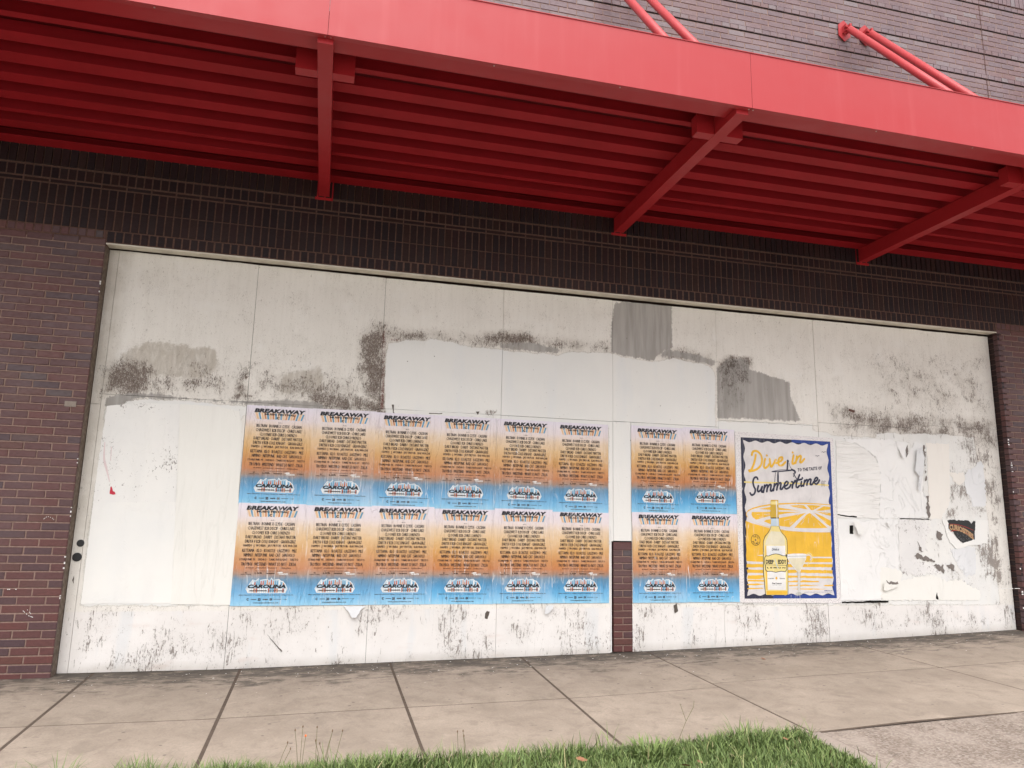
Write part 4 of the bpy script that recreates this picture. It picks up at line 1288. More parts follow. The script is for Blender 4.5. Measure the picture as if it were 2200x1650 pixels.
# lemon slice: ellipse rim, pith, segments
b = MB()
cx_, cz_ = [(7.151,1.505)][0]
def clipx(pl):
    xr = 7.412
    return [(min(p_[0], xr - 0.004 * ((p_[1] * 40) % 1)), p_[1]) for p_ in pl]
rim = [(6.364,1.46),(6.391,1.493),(6.452,1.521),(6.551,1.547),(6.673,1.567),(6.811,1.579),(6.95,1.587),(7.105,1.591),(7.262,1.587),(7.418,1.579),(7.416,1.548),(7.413,1.43),(7.399,1.275),(7.242,1.271),(7.087,1.272),(6.933,1.279),(6.781,1.292),(6.661,1.312),(6.541,1.339),(6.453,1.37),(6.395,1.405),(6.366,1.434)]
b.cur = 0; poly_faces(b, rim, -0.0092)
b.cur = 1
pith = [(6.384,1.459),(6.413,1.489),(6.474,1.512),(6.565,1.533),(6.687,1.552),(6.825,1.565),(6.965,1.574),(7.104,1.578),(7.261,1.575),(7.416,1.568),(7.418,1.559),(7.413,1.43),(7.404,1.305),(7.244,1.299),(7.088,1.299),(6.934,1.304),(6.782,1.317),(6.677,1.334),(6.557,1.359),(6.469,1.387),(6.41,1.418)]
poly_faces(b, [(6.371,1.45),(6.384,1.474),(6.436,1.502),(6.55,1.532),(6.718,1.557),(6.949,1.574),(7.183,1.578),(7.416,1.571),(7.413,1.43),(7.399,1.278),(7.242,1.274),(7.048,1.276),(6.857,1.287),(6.706,1.308),(6.556,1.338),(6.453,1.369),(6.395,1.403)], -0.0094)
b.cur = 0
segs = [[(6.435,1.475),(6.654,1.481),(6.867,1.488),(7.045,1.489),(6.867,1.472),(6.759,1.452),(6.651,1.437),(6.56,1.415),(6.484,1.394),(6.444,1.419),(6.43,1.448)],
        [(6.527,1.51),(6.656,1.533),(6.717,1.537),(6.869,1.518),(7.015,1.503),(6.792,1.504),(6.609,1.504)],
        [(6.902,1.554),(7.01,1.563),(7.08,1.562),(7.124,1.518),(7.047,1.529),(6.947,1.542)],
        [(7.112,1.566),(7.205,1.567),(7.304,1.563),(7.259,1.543),(7.194,1.513),(7.167,1.513)],
        [(7.331,1.558),(7.415,1.552),(7.413,1.525),(7.296,1.508),(7.225,1.508)],
        [(7.24,1.494),(7.335,1.492),(7.413,1.487),(7.413,1.454),(7.333,1.469)],
        [(7.201,1.486),(7.293,1.454),(7.41,1.403),(7.406,1.339),(7.358,1.362),(7.275,1.427)],
        [(7.149,1.481),(7.206,1.442),(7.281,1.387),(7.363,1.325),(7.245,1.318),(7.089,1.316),(6.947,1.317),(7.04,1.402),(7.114,1.467)],
        [(7.099,1.48),(7.034,1.435),(6.962,1.38),(6.889,1.323),(6.798,1.331),(6.662,1.349),(6.577,1.379),(6.604,1.396),(6.772,1.42),(6.942,1.45)]]
for q, pl in enumerate(segs):
    poly_faces(b, pl, -0.0096)
b.cur = 1
for seg_ in ("410,190 460,185", "525,190 620,180", "450,235 520,230", "790,215 870,190", "850,290 950,260", "940,350 1000,310", "1060,210 1120,170", "1120,350 1170,290", "1240,330 1245,250", "1330,380 1330,330", "1400,320 1450,380", "1290,200 1300,240", "1420,250 1520,310",
             "1480,210 1580,250", "650,95 760,100", "1060,55 1150,70", "1300,70 1310,100", "1350,70 1330,100", "560,200 620,195", "700,310 760,295", "1190,230 1150,290", "1460,160 1560,175"):
    pp = [tuple(float(c_) for c_ in t_.split(',')) for t_ in seg_.split()]
    # crop pixels -> metres with the local affine of the slice
    def aff(x, y_): return (6.2553 + (x - 232) / 1366 * 1.0, 0)
SLM = [(6.494,1.45),(6.532,1.454),(6.58,1.452),(6.653,1.46),(6.523,1.421),(6.575,1.425),(6.781,1.44),(6.843,1.458),(6.824,1.391),(6.902,1.412),(6.891,1.353),(6.938,1.38),(6.988,1.448),(7.036,1.475),(7.03,1.355),(7.071,1.396),(7.123,1.37),(7.13,1.424),(7.192,1.338),(7.194,1.372),(7.249,1.38),(7.286,1.34),(7.168,1.458),(7.174,1.432),(7.267,1.427),(7.344,1.388),(7.316,1.455),(7.394,1.43),(6.678,1.517),(6.762,1.516),(6.994,1.551),(7.064,1.543),(7.181,1.546),(7.187,1.526),(7.22,1.547),(7.203,1.526),(6.607,1.446),(6.652,1.45),(6.709,1.375),(6.755,1.386),(7.088,1.436),(7.055,1.396),(7.303,1.488),(7.381,1.48)]
for q in range(0, len(SLM), 2):
    stroke(b, [SLM[q], SLM[q + 1]], 0.006, -0.0098, 0.4, False)
b.build('lemon_slice', [M['yellow'], M['offwhite']], YP)
# horizon line
b = MB(); stroke(b, [(6.364,1.792),(6.543,1.793),(6.723,1.795),(6.891,1.797),(7.103,1.797),(7.289,1.795),(7.404,1.79)], 0.018, -0.0088, 0.0)
b.build('horizon_band', M['pale_yel'], YP)
# script lettering
b = MB()
DIVE = [[(6.462,2.086),(6.471,2.116),(6.495,2.133),(6.53,2.13),(6.564,2.105),(6.583,2.065),(6.584,2.022),(6.565,1.978),(6.529,1.943),(6.486,1.923),(6.445,1.914),(6.421,1.921),(6.431,1.907)],
        [(6.511,2.093),(6.498,2.037),(6.475,1.975),(6.445,1.922)], [(6.624,2.052),(6.611,2.005),(6.606,1.968),(6.619,1.951),(6.648,1.969),(6.668,1.995)], [(6.645,2.091),(6.648,2.089)],
        [(6.68,2.054),(6.684,2.008),(6.693,1.968),(6.722,1.997),(6.745,2.035),(6.756,2.048)], [(6.754,2.01),(6.797,2.025),(6.837,2.054),(6.835,2.079),(6.803,2.068),(6.783,2.024),(6.795,1.99),(6.834,1.992),(6.875,2.028)],
        [(6.982,2.107),(6.969,2.062),(6.96,2.025),(6.969,2.01),(6.995,2.026)], [(6.969,2.137),(6.972,2.136)],
        [(7.02,2.096),(7.011,2.058),(7.002,2.02)], [(7.01,2.045),(7.034,2.084),(7.064,2.104),(7.074,2.092),(7.061,2.054),(7.06,2.032),(7.081,2.036),(7.115,2.072)]]
for s_ in DIVE:
    stroke(b, s_, 0.0235, -0.0100)
b.build('dive_in_lettering', M['cap_yel'] if False else M['yellow'], YP, kind='stuff')
b = MB()
SUM = [[(6.523,1.827),(6.511,1.848),(6.483,1.841),(6.464,1.798),(6.472,1.75),(6.488,1.714),(6.475,1.671),(6.441,1.655),(6.424,1.676)],
       [(6.527,1.757),(6.515,1.715),(6.524,1.694),(6.553,1.713),(6.572,1.747)], [(6.574,1.75),(6.563,1.71),(6.569,1.689),(6.587,1.705)],
       [(6.603,1.766),(6.595,1.726),(6.586,1.689)], [(6.599,1.735),(6.624,1.767),(6.641,1.764),(6.633,1.727),(6.627,1.697)], [(6.637,1.737),(6.663,1.771),(6.683,1.772),(6.678,1.738),(6.674,1.71),(6.691,1.708),(6.709,1.73)],
       [(6.726,1.785),(6.718,1.748),(6.71,1.711)], [(6.721,1.757),(6.747,1.786),(6.764,1.786),(6.759,1.753),(6.75,1.719)], [(6.759,1.756),(6.785,1.793),(6.806,1.794),(6.801,1.76),(6.796,1.732),(6.814,1.73),(6.832,1.752)],
       [(6.836,1.758),(6.879,1.775),(6.895,1.803),(6.878,1.815),(6.852,1.789),(6.85,1.749),(6.873,1.735),(6.91,1.754),(6.929,1.782)],
       [(6.941,1.814),(6.958,1.805),(6.949,1.771),(6.944,1.746)], [(6.95,1.783),(6.976,1.812),(6.998,1.819)],
       [(7.045,1.894),(7.021,1.847),(7.0,1.8),(6.995,1.763),(7.012,1.754),(7.034,1.774)], [(6.977,1.824),(7.02,1.835),(7.07,1.846)],
       [(7.065,1.818),(7.056,1.787),(7.059,1.768),(7.081,1.781)], [(7.077,1.861),(7.079,1.859)],
       [(7.105,1.835),(7.096,1.803),(7.087,1.772)], [(7.1,1.81),(7.123,1.838),(7.141,1.839),(7.136,1.811),(7.129,1.783)], [(7.136,1.814),(7.163,1.846),(7.185,1.847),(7.179,1.818),(7.174,1.793),(7.196,1.794),(7.215,1.817)],
       [(7.215,1.82),(7.256,1.837),(7.272,1.862),(7.254,1.871),(7.231,1.845),(7.229,1.811),(7.253,1.799),(7.28,1.822),(7.292,1.844)]]
for s_ in SUM:
    stroke(b, s_, 0.0205, -0.0104)
b.build('summertime_lettering', M['navy'], YP, kind='stuff')
b = MB()
tx = [(7.024,1.925),(7.026,1.964),(7.332,1.961),(7.334,1.999)]
def sh(x, z_):
    t_ = (x - tx[0][0]) / (tx[2][0] - tx[0][0])
    return x, z_ + (tx[2][1] - tx[0][1]) * t_
put_text(b, "TO THE TASTE OF", tx[0][0], tx[2][0], tx[0][1], tx[1][1], -0.0100, off=0.03, fn=sh)
# diving board, diver, birds, pool ladder
for s_, w_ in (([(6.702,1.916),(6.813,1.923),(6.941,1.938)], 0.012), ([(6.702,1.917),(6.8,1.938),(6.941,1.943)], 0.006), ([(6.776,1.916),(6.771,1.808)], 0.021), ([(6.744,1.908),(6.73,1.807)], 0.006),
               ([(6.904,2.044),(6.907,2.035)], 0.022), ([(6.902,2.029),(6.897,1.979),(6.891,1.938)], 0.020), ([(6.92,2.017),(6.932,1.974),(6.962,1.941)], 0.005), ([(6.948,1.947),(6.986,1.933),(6.989,1.914)], 0.020),
               ([(6.967,1.907),(6.98,1.883),(7.006,1.847)], 0.010), ([(6.989,1.914),(6.965,1.87)], 0.008),
               ([(7.341,2.156),(7.356,2.162),(7.367,2.153),(7.378,2.162),(7.394,2.162)], 0.005), ([(7.258,2.111),(7.271,2.114),(7.281,2.107),(7.293,2.115),(7.309,2.114)], 0.005),
               ([(7.32,1.77),(7.323,1.826),(7.335,1.836),(7.343,1.827)], 0.004), ([(7.349,1.771),(7.352,1.827),(7.364,1.837),(7.372,1.828)], 0.004), ([(7.322,1.811),(7.351,1.812)], 0.004), ([(7.321,1.792),(7.35,1.793)], 0.004)):
    stroke(b, s_, w_, -0.0108)
b.build('diver_drawing', M['navy'], YP, kind='stuff')
# real fruit seal
b = MB()
sc_, sr_ = [(6.469,1.181)][0], 0.056
for q in range(24):
    a0, a1 = q * math.pi / 12, (q + 1) * math.pi / 12
    b.quad(*[(sc_[0] + r_ * math.cos(a_), -0.0094, sc_[1] + r_ * math.sin(a_) * 1.06) for a_, r_ in ((a0, sr_), (a1, sr_), (a1, sr_ - 0.005), (a0, sr_ - 0.005))])
def arc(word, a_s, a_e, flip):
    n_ = len(word)
    for q, ch_ in enumerate(word):
        a_ = math.radians(a_s + (a_e - a_s) * (q + 0.5) / n_)
        cxx, czz = sc_[0] + 0.037 * math.cos(a_), sc_[1] + 0.039 * math.sin(a_)
        rot_ = (a_ - math.pi / 2) if not flip else (a_ + math.pi / 2)
        def fn(x, z_, cxx=cxx, czz=czz, rot_=rot_):
            dx, dz = x, z_
            return cxx + dx * math.cos(rot_) - dz * math.sin(rot_), czz + dx * math.sin(rot_) + dz * math.cos(rot_)
        put_text(b, ch_, -0.007, 0.007, -0.009, 0.009, -0.0094, off=0.02, fn=fn)
arc("REAL", 130, 10, False)
arc("FRUIT", 195, 335, True)
star = []
for q in range(10):
    r_ = 0.014 if q % 2 == 0 else 0.006
    star.append((sc_[0] + r_ * math.sin(q * math.pi / 5), sc_[1] + r_ * math.cos(q * math.pi / 5)))
poly_faces(b, star, -0.0094)
b.build('seal', M['ink'], YP, kind='stuff')
# bottle
b = MB()
mats_b = [M['pale_yel'], M['cap_yel'], M['offwhite'], M['ink'], M['lt_blue'], M['p_white'], M['yellow'], M['milky']]
b.cur = 3
poly_faces(b, [(6.659,1.332),(6.651,1.302),(6.621,1.262),(6.581,1.222),(6.558,1.17),(6.543,0.86),(6.559,0.624),(6.568,0.611),(6.825,0.61),(6.835,0.623),(6.846,0.861),(6.852,1.121),(6.851,1.187),(6.831,1.226),(6.787,1.271),(6.77,1.304),(6.764,1.334)], -0.0100)
b.cur = 0
poly_faces(b, [(6.663,1.33),(6.655,1.299),(6.626,1.258),(6.587,1.218),(6.564,1.168),(6.551,0.86),(6.565,0.626),(6.572,0.615),(6.82,0.614),(6.829,0.625),(6.84,0.861),(6.846,1.12),(6.845,1.184),(6.824,1.223),(6.783,1.267),(6.765,1.301),(6.759,1.331)], -0.0103)
b.cur = 7
poly_faces(b, [(6.659,1.276),(6.627,1.236),(6.594,1.183),(6.581,1.131),(6.818,1.134),(6.821,1.186),(6.808,1.226),(6.772,1.271)], -0.0105)
b.cur = 6
poly_faces(b, [(6.574,0.655),(6.823,0.655),(6.82,0.617),(6.577,0.617)], -0.0105)
poly_faces(b, [(6.582,1.118),(6.591,1.118),(6.585,0.662),(6.574,0.662),(6.573,0.86)], -0.0105)
b.cur = 1
poly_faces(b, [(6.669,1.603),(6.657,1.42),(6.761,1.423),(6.765,1.606),(6.755,1.612),(6.679,1.61)], -0.0103)
b.cur = 0
poly_faces(b, [(6.668,1.593),(6.666,1.56),(6.763,1.562),(6.764,1.596)], -0.0106)
b.cur = 1
for q in range(3):
    pass
b.cur = 4
poly_faces(b, [(6.665,1.411),(6.659,1.332),(6.76,1.333),(6.76,1.413)], -0.0103)
b.cur = 5
poly_faces(b, [(6.732,1.601),(6.733,1.515),(6.734,1.333),(6.741,1.333),(6.743,1.515),(6.742,1.602)], -0.0108)
b.cur = 3
poly_faces(b, [(6.663,1.422),(6.661,1.411),(6.762,1.413),(6.761,1.424)], -0.0106)
b.cur = 5
poly_faces(b, [(6.595,1.125),(6.592,0.668),(6.809,0.665),(6.824,1.128)], -0.0107)
b.cur = 4
lab_c = [(6.707,0.99)][0]
for q in range(15):
    a_ = math.radians(20 + q * 10)
    for sg in (1, -1):
        pts = [(lab_c[0] + 0.055 * math.cos(a_), lab_c[1] + sg * 0.055 * math.sin(a_)), (lab_c[0] + 0.105 * math.cos(a_) * 0.8, lab_c[1] + sg * 0.125 * math.sin(a_))]
        stroke(b, pts, 0.004, -0.0109, 0.3, False)
b.cur = 3
poly_faces(b, [(6.617,1.02),(6.659,1.036),(6.704,1.043),(6.749,1.037),(6.79,1.023),(6.828,1.023),(6.845,0.997),(6.842,0.939),(6.834,0.919),(6.833,0.874),(6.811,0.851),(6.759,0.855),(6.694,0.844),(6.639,0.855),(6.59,0.852),(6.569,0.876),(6.571,0.921),(6.561,0.94),(6.563,0.995),(6.581,1.021)], -0.0112)
b.cur = 0
poly_faces(b, [(6.619,1.013),(6.66,1.029),(6.704,1.036),(6.746,1.03),(6.788,1.016),(6.824,1.017),(6.838,0.996),(6.835,0.94),(6.827,0.919),(6.826,0.878),(6.807,0.858),(6.759,0.862),(6.694,0.851),(6.639,0.861),(6.594,0.859),(6.576,0.879),(6.579,0.919),(6.568,0.94),(6.57,0.994),(6.585,1.014)], -0.0114)
b.cur = 3
t0 = [(6.579,0.934),(6.581,0.977),(6.676,0.934),(6.725,0.935),(6.829,0.979),(6.815,0.935),(6.592,0.887),(6.592,0.902),(6.813,0.888),(6.814,0.903),(6.578,0.924),(6.83,0.92)]
put_text(b, "DEEP", t0[0][0], t0[2][0], t0[0][1], t0[1][1], -0.0117, off=0.05)
put_text(b, "EDDY", t0[3][0], t0[4][0], t0[3][1], t0[4][1], -0.0117, off=0.05)
put_text(b, "L E M O N", t0[6][0], t0[8][0], t0[6][1], t0[7][1], -0.0117, off=0.05)
stroke(b, [t0[10], t0[11]], 0.004, -0.0117, 0, False)
b.cur = 4
stroke(b, [(6.69,0.989),(6.698,0.957),(6.713,0.912),(6.73,0.886)], 0.009, -0.0119, 0.4)
b.cur = 3
t1 = [(6.66,1.073),(6.745,1.1),(6.598,0.777),(6.669,0.788),(6.736,0.777),(6.8,0.788),(6.644,0.725),(6.76,0.742),(6.647,0.713),(6.755,0.718),(6.657,0.701),(6.743,0.706)]
put_text(b, "Drink in", t1[0][0], t1[1][0], t1[0][1], t1[1][1], -0.0111, off=0.03, shear=0.3)
put_text(b, "AUSTIN", t1[2][0], t1[3][0], t1[2][1], t1[3][1], -0.0111, off=0.03)
put_text(b, "TEXAS", t1[4][0], t1[5][0], t1[4][1], t1[5][1], -0.0111, off=0.03)
put_text(b, "Real Lemon", t1[6][0], t1[7][0], t1[6][1], t1[7][1], -0.0111, off=0.03, shear=0.3)
put_text(b, "FLAVORED VODKA", t1[8][0], t1[9][0], t1[8][1], t1[9][1], -0.0111, off=0.02)
b.cur = 6
poly_faces(b, [(6.688,0.796),(6.7,0.802),(6.71,0.796),(6.71,0.777),(6.698,0.77),(6.687,0.777)], -0.0111)
b.build('bottle', mats_b, YP)
# cocktail glass
b = MB()
mats_g = [M['milky'], M['glass_gr'], M['p_white'], M['pale_yel'], M['offwhite']]
b.cur = 2
poly_faces(b, [(6.821,1.033),(6.92,1.044),(7.035,1.046),(7.081,1.04),(7.074,0.993),(7.053,0.953),(6.994,0.858),(6.955,0.856),(6.884,0.932),(6.845,0.991)], -0.0103)
b.cur = 0
poly_faces(b, [(6.853,0.994),(7.071,0.999),(7.049,0.953),(6.99,0.862),(6.959,0.861),(6.891,0.936)], -0.0106)
b.cur = 1
stroke(b, [(6.823,1.011),(6.918,1.016),(7.078,1.019)], 0.006, -0.0108)
stroke(b, [(6.963,0.855),(6.962,0.764),(6.958,0.655)], 0.008, -0.0106)
stroke(b, [(6.993,0.855),(6.985,0.764),(6.977,0.655)], 0.008, -0.0106)
b.cur = 2
stroke(b, [(6.978,0.855),(6.967,0.655)], 0.012, -0.0104)
b.cur = 1
poly_faces(b, [(6.919,0.619),(6.943,0.642),(6.966,0.647),(6.989,0.642),(7.003,0.617),(6.96,0.607)], -0.0107)
b.cur = 3
stroke(b, [(7.084,1.039),(7.112,1.051),(7.142,1.036),(7.149,1.0),(7.138,0.967),(7.102,0.944),(7.085,0.921)], 0.010, -0.0109)
b.cur = 4
stroke(b, [(7.084,1.026),(7.103,1.032),(7.126,1.026),(7.136,1.0),(7.123,0.977)], 0.012, -0.0110)
b.build('cocktail_glass', mats_g, YP)
b = MB()
t2 = [(7.281,0.652),(7.38,0.661),(7.03,0.638),(7.379,0.644)]
put_text(b, "DEEPEDDYVODKA.COM", t2[0][0], t2[1][0], t2[0][1], t2[1][1], -0.0092, off=0.03)
put_text(b, "PLEASE ENJOY RESPONSIBLY. DEEP EDDY LEMON FLAVORED VODKA", t2[2][0], t2[3][0], t2[2][1], t2[3][1], -0.0092, off=0.02)
b.build('small_print', M['royal'], YP, kind='stuff')

# ------------------------------------------------------------------ torn posters, right of the yellow one
def torn(poly, mat_, y, label, seed, amp=0.008, lift=0.0):
    rp = ragged(poly, amp * 1.7, 0.013, seed)
    b = MB()
    poly_faces(b, rp, y, 0.0022)
    o = b.build('torn_poster', mat_)
    return tag(o, label, 'poster remnant', 'torn whitewashed posters at the right')
torn([(7.536,2.308),(7.653,2.299),(7.814,2.257),(7.945,2.199),(8.044,2.113),(8.096,2.012),(8.101,1.922),(8.066,1.642),(8.044,1.44),(7.5,1.441)], M['paper_h'], -0.0070, 'rippled white torn poster right beside the yellow poster, rounded upper corner', 1, 0.004)
torn([(7.67,2.321),(8.292,2.347),(8.351,2.308),(8.398,2.14),(8.494,2.183),(8.602,2.332),(8.71,2.311),(8.697,2.1),(8.657,1.761),(8.699,1.71),(8.706,1.467),(8.291,1.451),(8.047,1.44),(8.099,1.948),(8.06,2.126),(7.931,2.217),(7.801,2.276),(7.667,2.276)], M['paper_r'], -0.0058, 'white torn poster with a lifted corner at its top, right of the rippled one', 2)
torn([(8.762,2.326),(9.081,2.328),(9.067,2.075),(9.038,1.72),(9.002,1.602),(8.914,1.51),(8.893,1.458),(8.728,1.448),(8.743,1.841)], M['paper_c'], -0.0050, 'narrow cream coloured torn strip of poster', 3, 0.006)
torn([(7.502,1.429),(7.738,1.434),(7.824,1.398),(8.049,1.434),(8.29,1.438),(8.284,1.282),(8.262,0.947),(8.217,0.775),(8.068,0.763),(7.992,0.558),(7.488,0.554),(7.493,0.942)], M['paper_r'], -0.0064, 'white torn poster with a black hole and small flap, low beside the yellow poster', 4, 0.005)
torn([(8.014,0.909),(8.168,0.898),(8.299,0.861),(8.276,0.763),(8.459,0.801),(8.674,0.826),(8.884,0.764),(9.103,0.777),(9.204,0.702),(9.341,0.652),(9.32,0.546),(8.006,0.552),(8.002,0.678)], M['paper_l2'], -0.0072, 'wide cream white torn poster along the bottom right', 5, 0.010)
torn([(8.305,1.433),(8.719,1.436),(8.724,1.328),(8.65,1.2),(8.655,1.1),(8.484,1.06),(8.507,0.986),(8.687,0.95),(8.829,0.839),(8.46,0.813),(8.298,0.849),(8.262,0.947)], M['paper_rs'], -0.0054, 'scuffed grey white torn poster below the cream strip', 6, 0.012)
torn([(9.293,2.004),(9.423,2.075),(9.521,2.146),(9.552,2.094),(9.553,1.933),(9.541,1.616),(9.336,1.598),(9.319,1.728),(9.268,1.779),(9.258,1.91)], M['paper_b'], -0.0066, 'crumpled bluish white paper remnant at the upper right', 7, 0.010)
torn([(8.891,1.443),(8.97,1.445),(8.974,1.332),(9.044,1.257),(9.147,1.182),(9.327,1.229),(9.365,1.453),(9.538,1.452),(9.507,1.193),(9.384,1.172),(9.223,1.157),(9.06,1.111),(8.975,1.192),(8.927,1.331)], M['paper_l'], -0.0096, 'white torn paper framing the black sticker', 8, 0.004)
torn([(8.99,1.11),(9.223,1.151),(9.332,1.133),(9.322,0.98),(9.297,0.828),(9.17,0.815),(9.071,0.915),(9.019,1.015)], M['paper_b'], -0.0056, 'pale blue torn paper remnant beneath the black sticker', 9, 0.010)
torn([(9.057,1.982),(9.268,1.996),(9.284,1.924),(9.187,1.842),(9.096,1.892)], M['paper_c'], -0.0060, 'small cream paper remnant above the grey scraped patch', 10, 0.010)
flap('torn_paper', [(8.337,2.327),(8.506,2.315),(8.456,2.234),(8.413,2.134),(8.385,2.137)], -0.010, M['paper_r'], lambda x, z_: 0.05 * max(0.0, 1 - abs(z_ - 2.10) / 0.16), 'white paper corner curling off the board top, near the torn posters', 12)
flap('torn_paper', [(7.664,1.417),(7.743,1.391),(7.804,1.324),(7.766,1.255),(7.72,1.267),(7.682,1.359)], -0.010, M['paper_l'], lambda x, z_: 0.045, 'small white flap hanging open beside the black hole', 13)
flap('torn_paper', [(8.118,1.398),(8.153,1.428),(8.189,1.406),(8.17,1.358),(8.14,1.352)], -0.009, M['paper_r'], lambda x, z_: 0.02, 'tiny curled white scrap between the two rows of torn posters', 14)
flap('torn_paper', [(8.039,0.763),(8.094,0.727),(8.212,0.721),(8.211,0.702),(8.059,0.654),(8.013,0.666)], -0.011, M['paper_l2'], lambda x, z_: 0.03 * max(0, (7.9 + 0.9 - x)), 'cream paper corner curling forward low on the boards', 15)
flap('torn_paper', [(8.592,2.227),(8.659,2.269),(8.695,2.152),(8.669,2.02),(8.595,1.759),(8.566,1.784),(8.596,1.94),(8.547,1.99)], -0.009, M['paper_b'], lambda x, z_: 0.03, 'long crumpled grey white paper fold left of the cream strip', 16)
b = MB()
for pl in ([(7.648,1.355),(7.695,1.359),(7.691,1.263),(7.644,1.264)], [(7.49,0.541),(7.759,0.542),(7.832,0.551),(8.091,0.548),(8.087,0.531),(7.873,0.527),(7.494,0.526)], [(8.742,0.638),(8.747,0.604),(8.756,0.567),(8.748,0.552),(8.719,0.567),(8.729,0.604)],
           [(7.502,1.476),(7.624,1.466),(7.752,1.459),(7.745,1.444),(7.623,1.449),(7.502,1.466)], [(8.318,1.449),(8.714,1.452),(8.719,1.442),(8.317,1.439)]):
    poly_faces(b, ragged(pl, 0.003, 0.02), -0.0082)
b.build('black_tear', M['void'], brd, kind='stuff')
b = MB()
for pl in ([(8.71,2.284),(8.739,2.286),(8.733,2.062),(8.705,2.061)], [(8.705,1.996),(8.73,1.997),(8.73,1.97),(8.708,1.967)], [(8.705,1.931),(8.73,1.931),(8.729,1.892),(8.704,1.892)], [(8.702,1.71),(8.73,1.711),(8.721,1.455),(8.699,1.454),(8.699,1.582)],
           [(8.479,2.287),(8.506,2.308),(8.498,2.223),(8.476,2.15),(8.465,2.169)], [(8.082,0.757),(8.23,0.754),(8.221,0.721),(8.094,0.724)], [(8.467,1.042),(8.529,1.058),(8.617,1.024),(8.744,0.99),(8.727,0.969),(8.614,0.987),(8.495,1.017)],
           [(8.717,0.944),(8.854,0.932),(8.858,0.845),(8.773,0.895)], [(8.901,0.933),(8.996,0.946),(9.015,0.865),(8.929,0.902)], [(8.809,1.323),(8.874,1.279),(8.868,1.216),(8.814,1.221),(8.795,1.265)], [(8.541,1.186),(8.574,1.136),(8.577,1.08),(8.54,1.098)]):
    poly_faces(b, ragged(pl, 0.016, 0.008), -0.0090)
b.build('glue_scrape', M['dgrey'] if False else flat('glue_brown', (0.19, 0.165, 0.150), wr=False), brd, kind='stuff')
# black sticker with lettering
ST = thing('black_sticker', 'ragged black sticker with curved gold and red lettering', 'sticker', (0, 0, 0))
b = MB()
poly_faces(b, ragged([(8.97,1.445),(9.271,1.443),(9.302,1.402),(9.335,1.444),(9.364,1.44),(9.343,1.229),(9.244,1.202),(9.156,1.179),(9.075,1.244),(9.049,1.301),(8.997,1.326),(8.964,1.357)], 0.010, 0.012), -0.0085)
b.build('backing', M['black_gloss'], ST)
b = MB(); t3 = [(8.976,1.326),(9.002,1.381),(9.313,1.28)]
def arcw(x, z_):
    t_ = (x - t3[0][0]) / (t3[2][0] - t3[0][0])
    return x, z_ - 0.105 * t_ ** 1.5 + 0.02 * math.sin(math.pi * t_)
put_text(b, "CURIOSITIES", t3[0][0] + 0.01, t3[2][0], t3[0][1], t3[1][1] + 0.01, -0.0092, off=0.05, fn=arcw)
b.build('lettering', M['gold'], ST, kind='stuff')
b = MB(); stroke(b, [(8.977,1.396),(9.075,1.395),(9.199,1.372),(9.322,1.332)], 0.006, -0.0090, 0.3); stroke(b, [(8.987,1.309),(9.068,1.327),(9.177,1.312),(9.314,1.254)], 0.008, -0.0090, 0.3)
b.build('red_scroll', M['sred'], ST, kind='stuff')
b = MB()
for q in range(34):
    x, z_ = 9.06 + random.random() * 0.26, 1.20 + random.random() * 0.10
    stroke(b, [(x, z_), (x + random.uniform(-0.03, 0.03), z_ + random.uniform(-0.03, 0.03))], 0.004, -0.0090, 0.3, False)
b.build('engraving', flat('grey_engraving', (0.20, 0.20, 0.21), wr=False), ST, kind='stuff')

# ------------------------------------------------------------------ red canopy
can = thing('metal_canopy', 'long red painted metal canopy with ribbed underside hung from the brick wall', 'canopy', (0, 0, 0))
YF = -2.64; CX0, CX1 = -4.2, 15.2
seam = [CX0, -1.31, 1.797, 4.93, 8.05, 11.17, CX1]
ZB, ZTP = 4.445, 4.905
for i in range(6):
    x0, x1 = seam[i] + 0.0015, seam[i + 1] - 0.0015
    b = MB()
    b.box(x0, x1, YF, YF + 0.004, ZB, ZTP)
    b.box(x0, x1, YF + 0.0045, YF + 0.045, ZB, ZB + 0.004)
    b.box(x0, x1, YF - 0.006, YF + 0.05, ZTP + 0.0005, ZTP + 0.006)
    b.build('fascia_panel', M['red_f'], can)
b = MB(); b.box(CX0, CX1, YF + 0.055, YF + 0.21, 4.463, 4.60); b.build('edge_beam', M['red'], can)
b = MB(); b.box(CX0, CX1, -2.50, -0.131, 4.70, 4.72); b.build('deck_sheet', flat('shaded_sheet_red', (0.20, 0.005, 0.009), 0.7, 0.15, False), can)  # extra dark red paints in the shade between the ribs
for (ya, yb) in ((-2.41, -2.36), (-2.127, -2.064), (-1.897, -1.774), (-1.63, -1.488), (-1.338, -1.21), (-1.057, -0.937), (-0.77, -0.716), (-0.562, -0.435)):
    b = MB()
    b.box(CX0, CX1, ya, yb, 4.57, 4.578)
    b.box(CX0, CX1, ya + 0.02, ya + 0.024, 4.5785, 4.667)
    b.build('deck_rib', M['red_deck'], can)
b = MB(); b.box(CX0, CX1, -0.292, -0.131, 4.566, 4.572); b.box(CX0, CX1, -0.139, -0.1315, 4.573, 4.699); b.build('wall_angle', M['red_deck'], can)
beams = [-1.31, 1.784, 4.873, 7.945, 11.02, 14.1]
me_beam = None
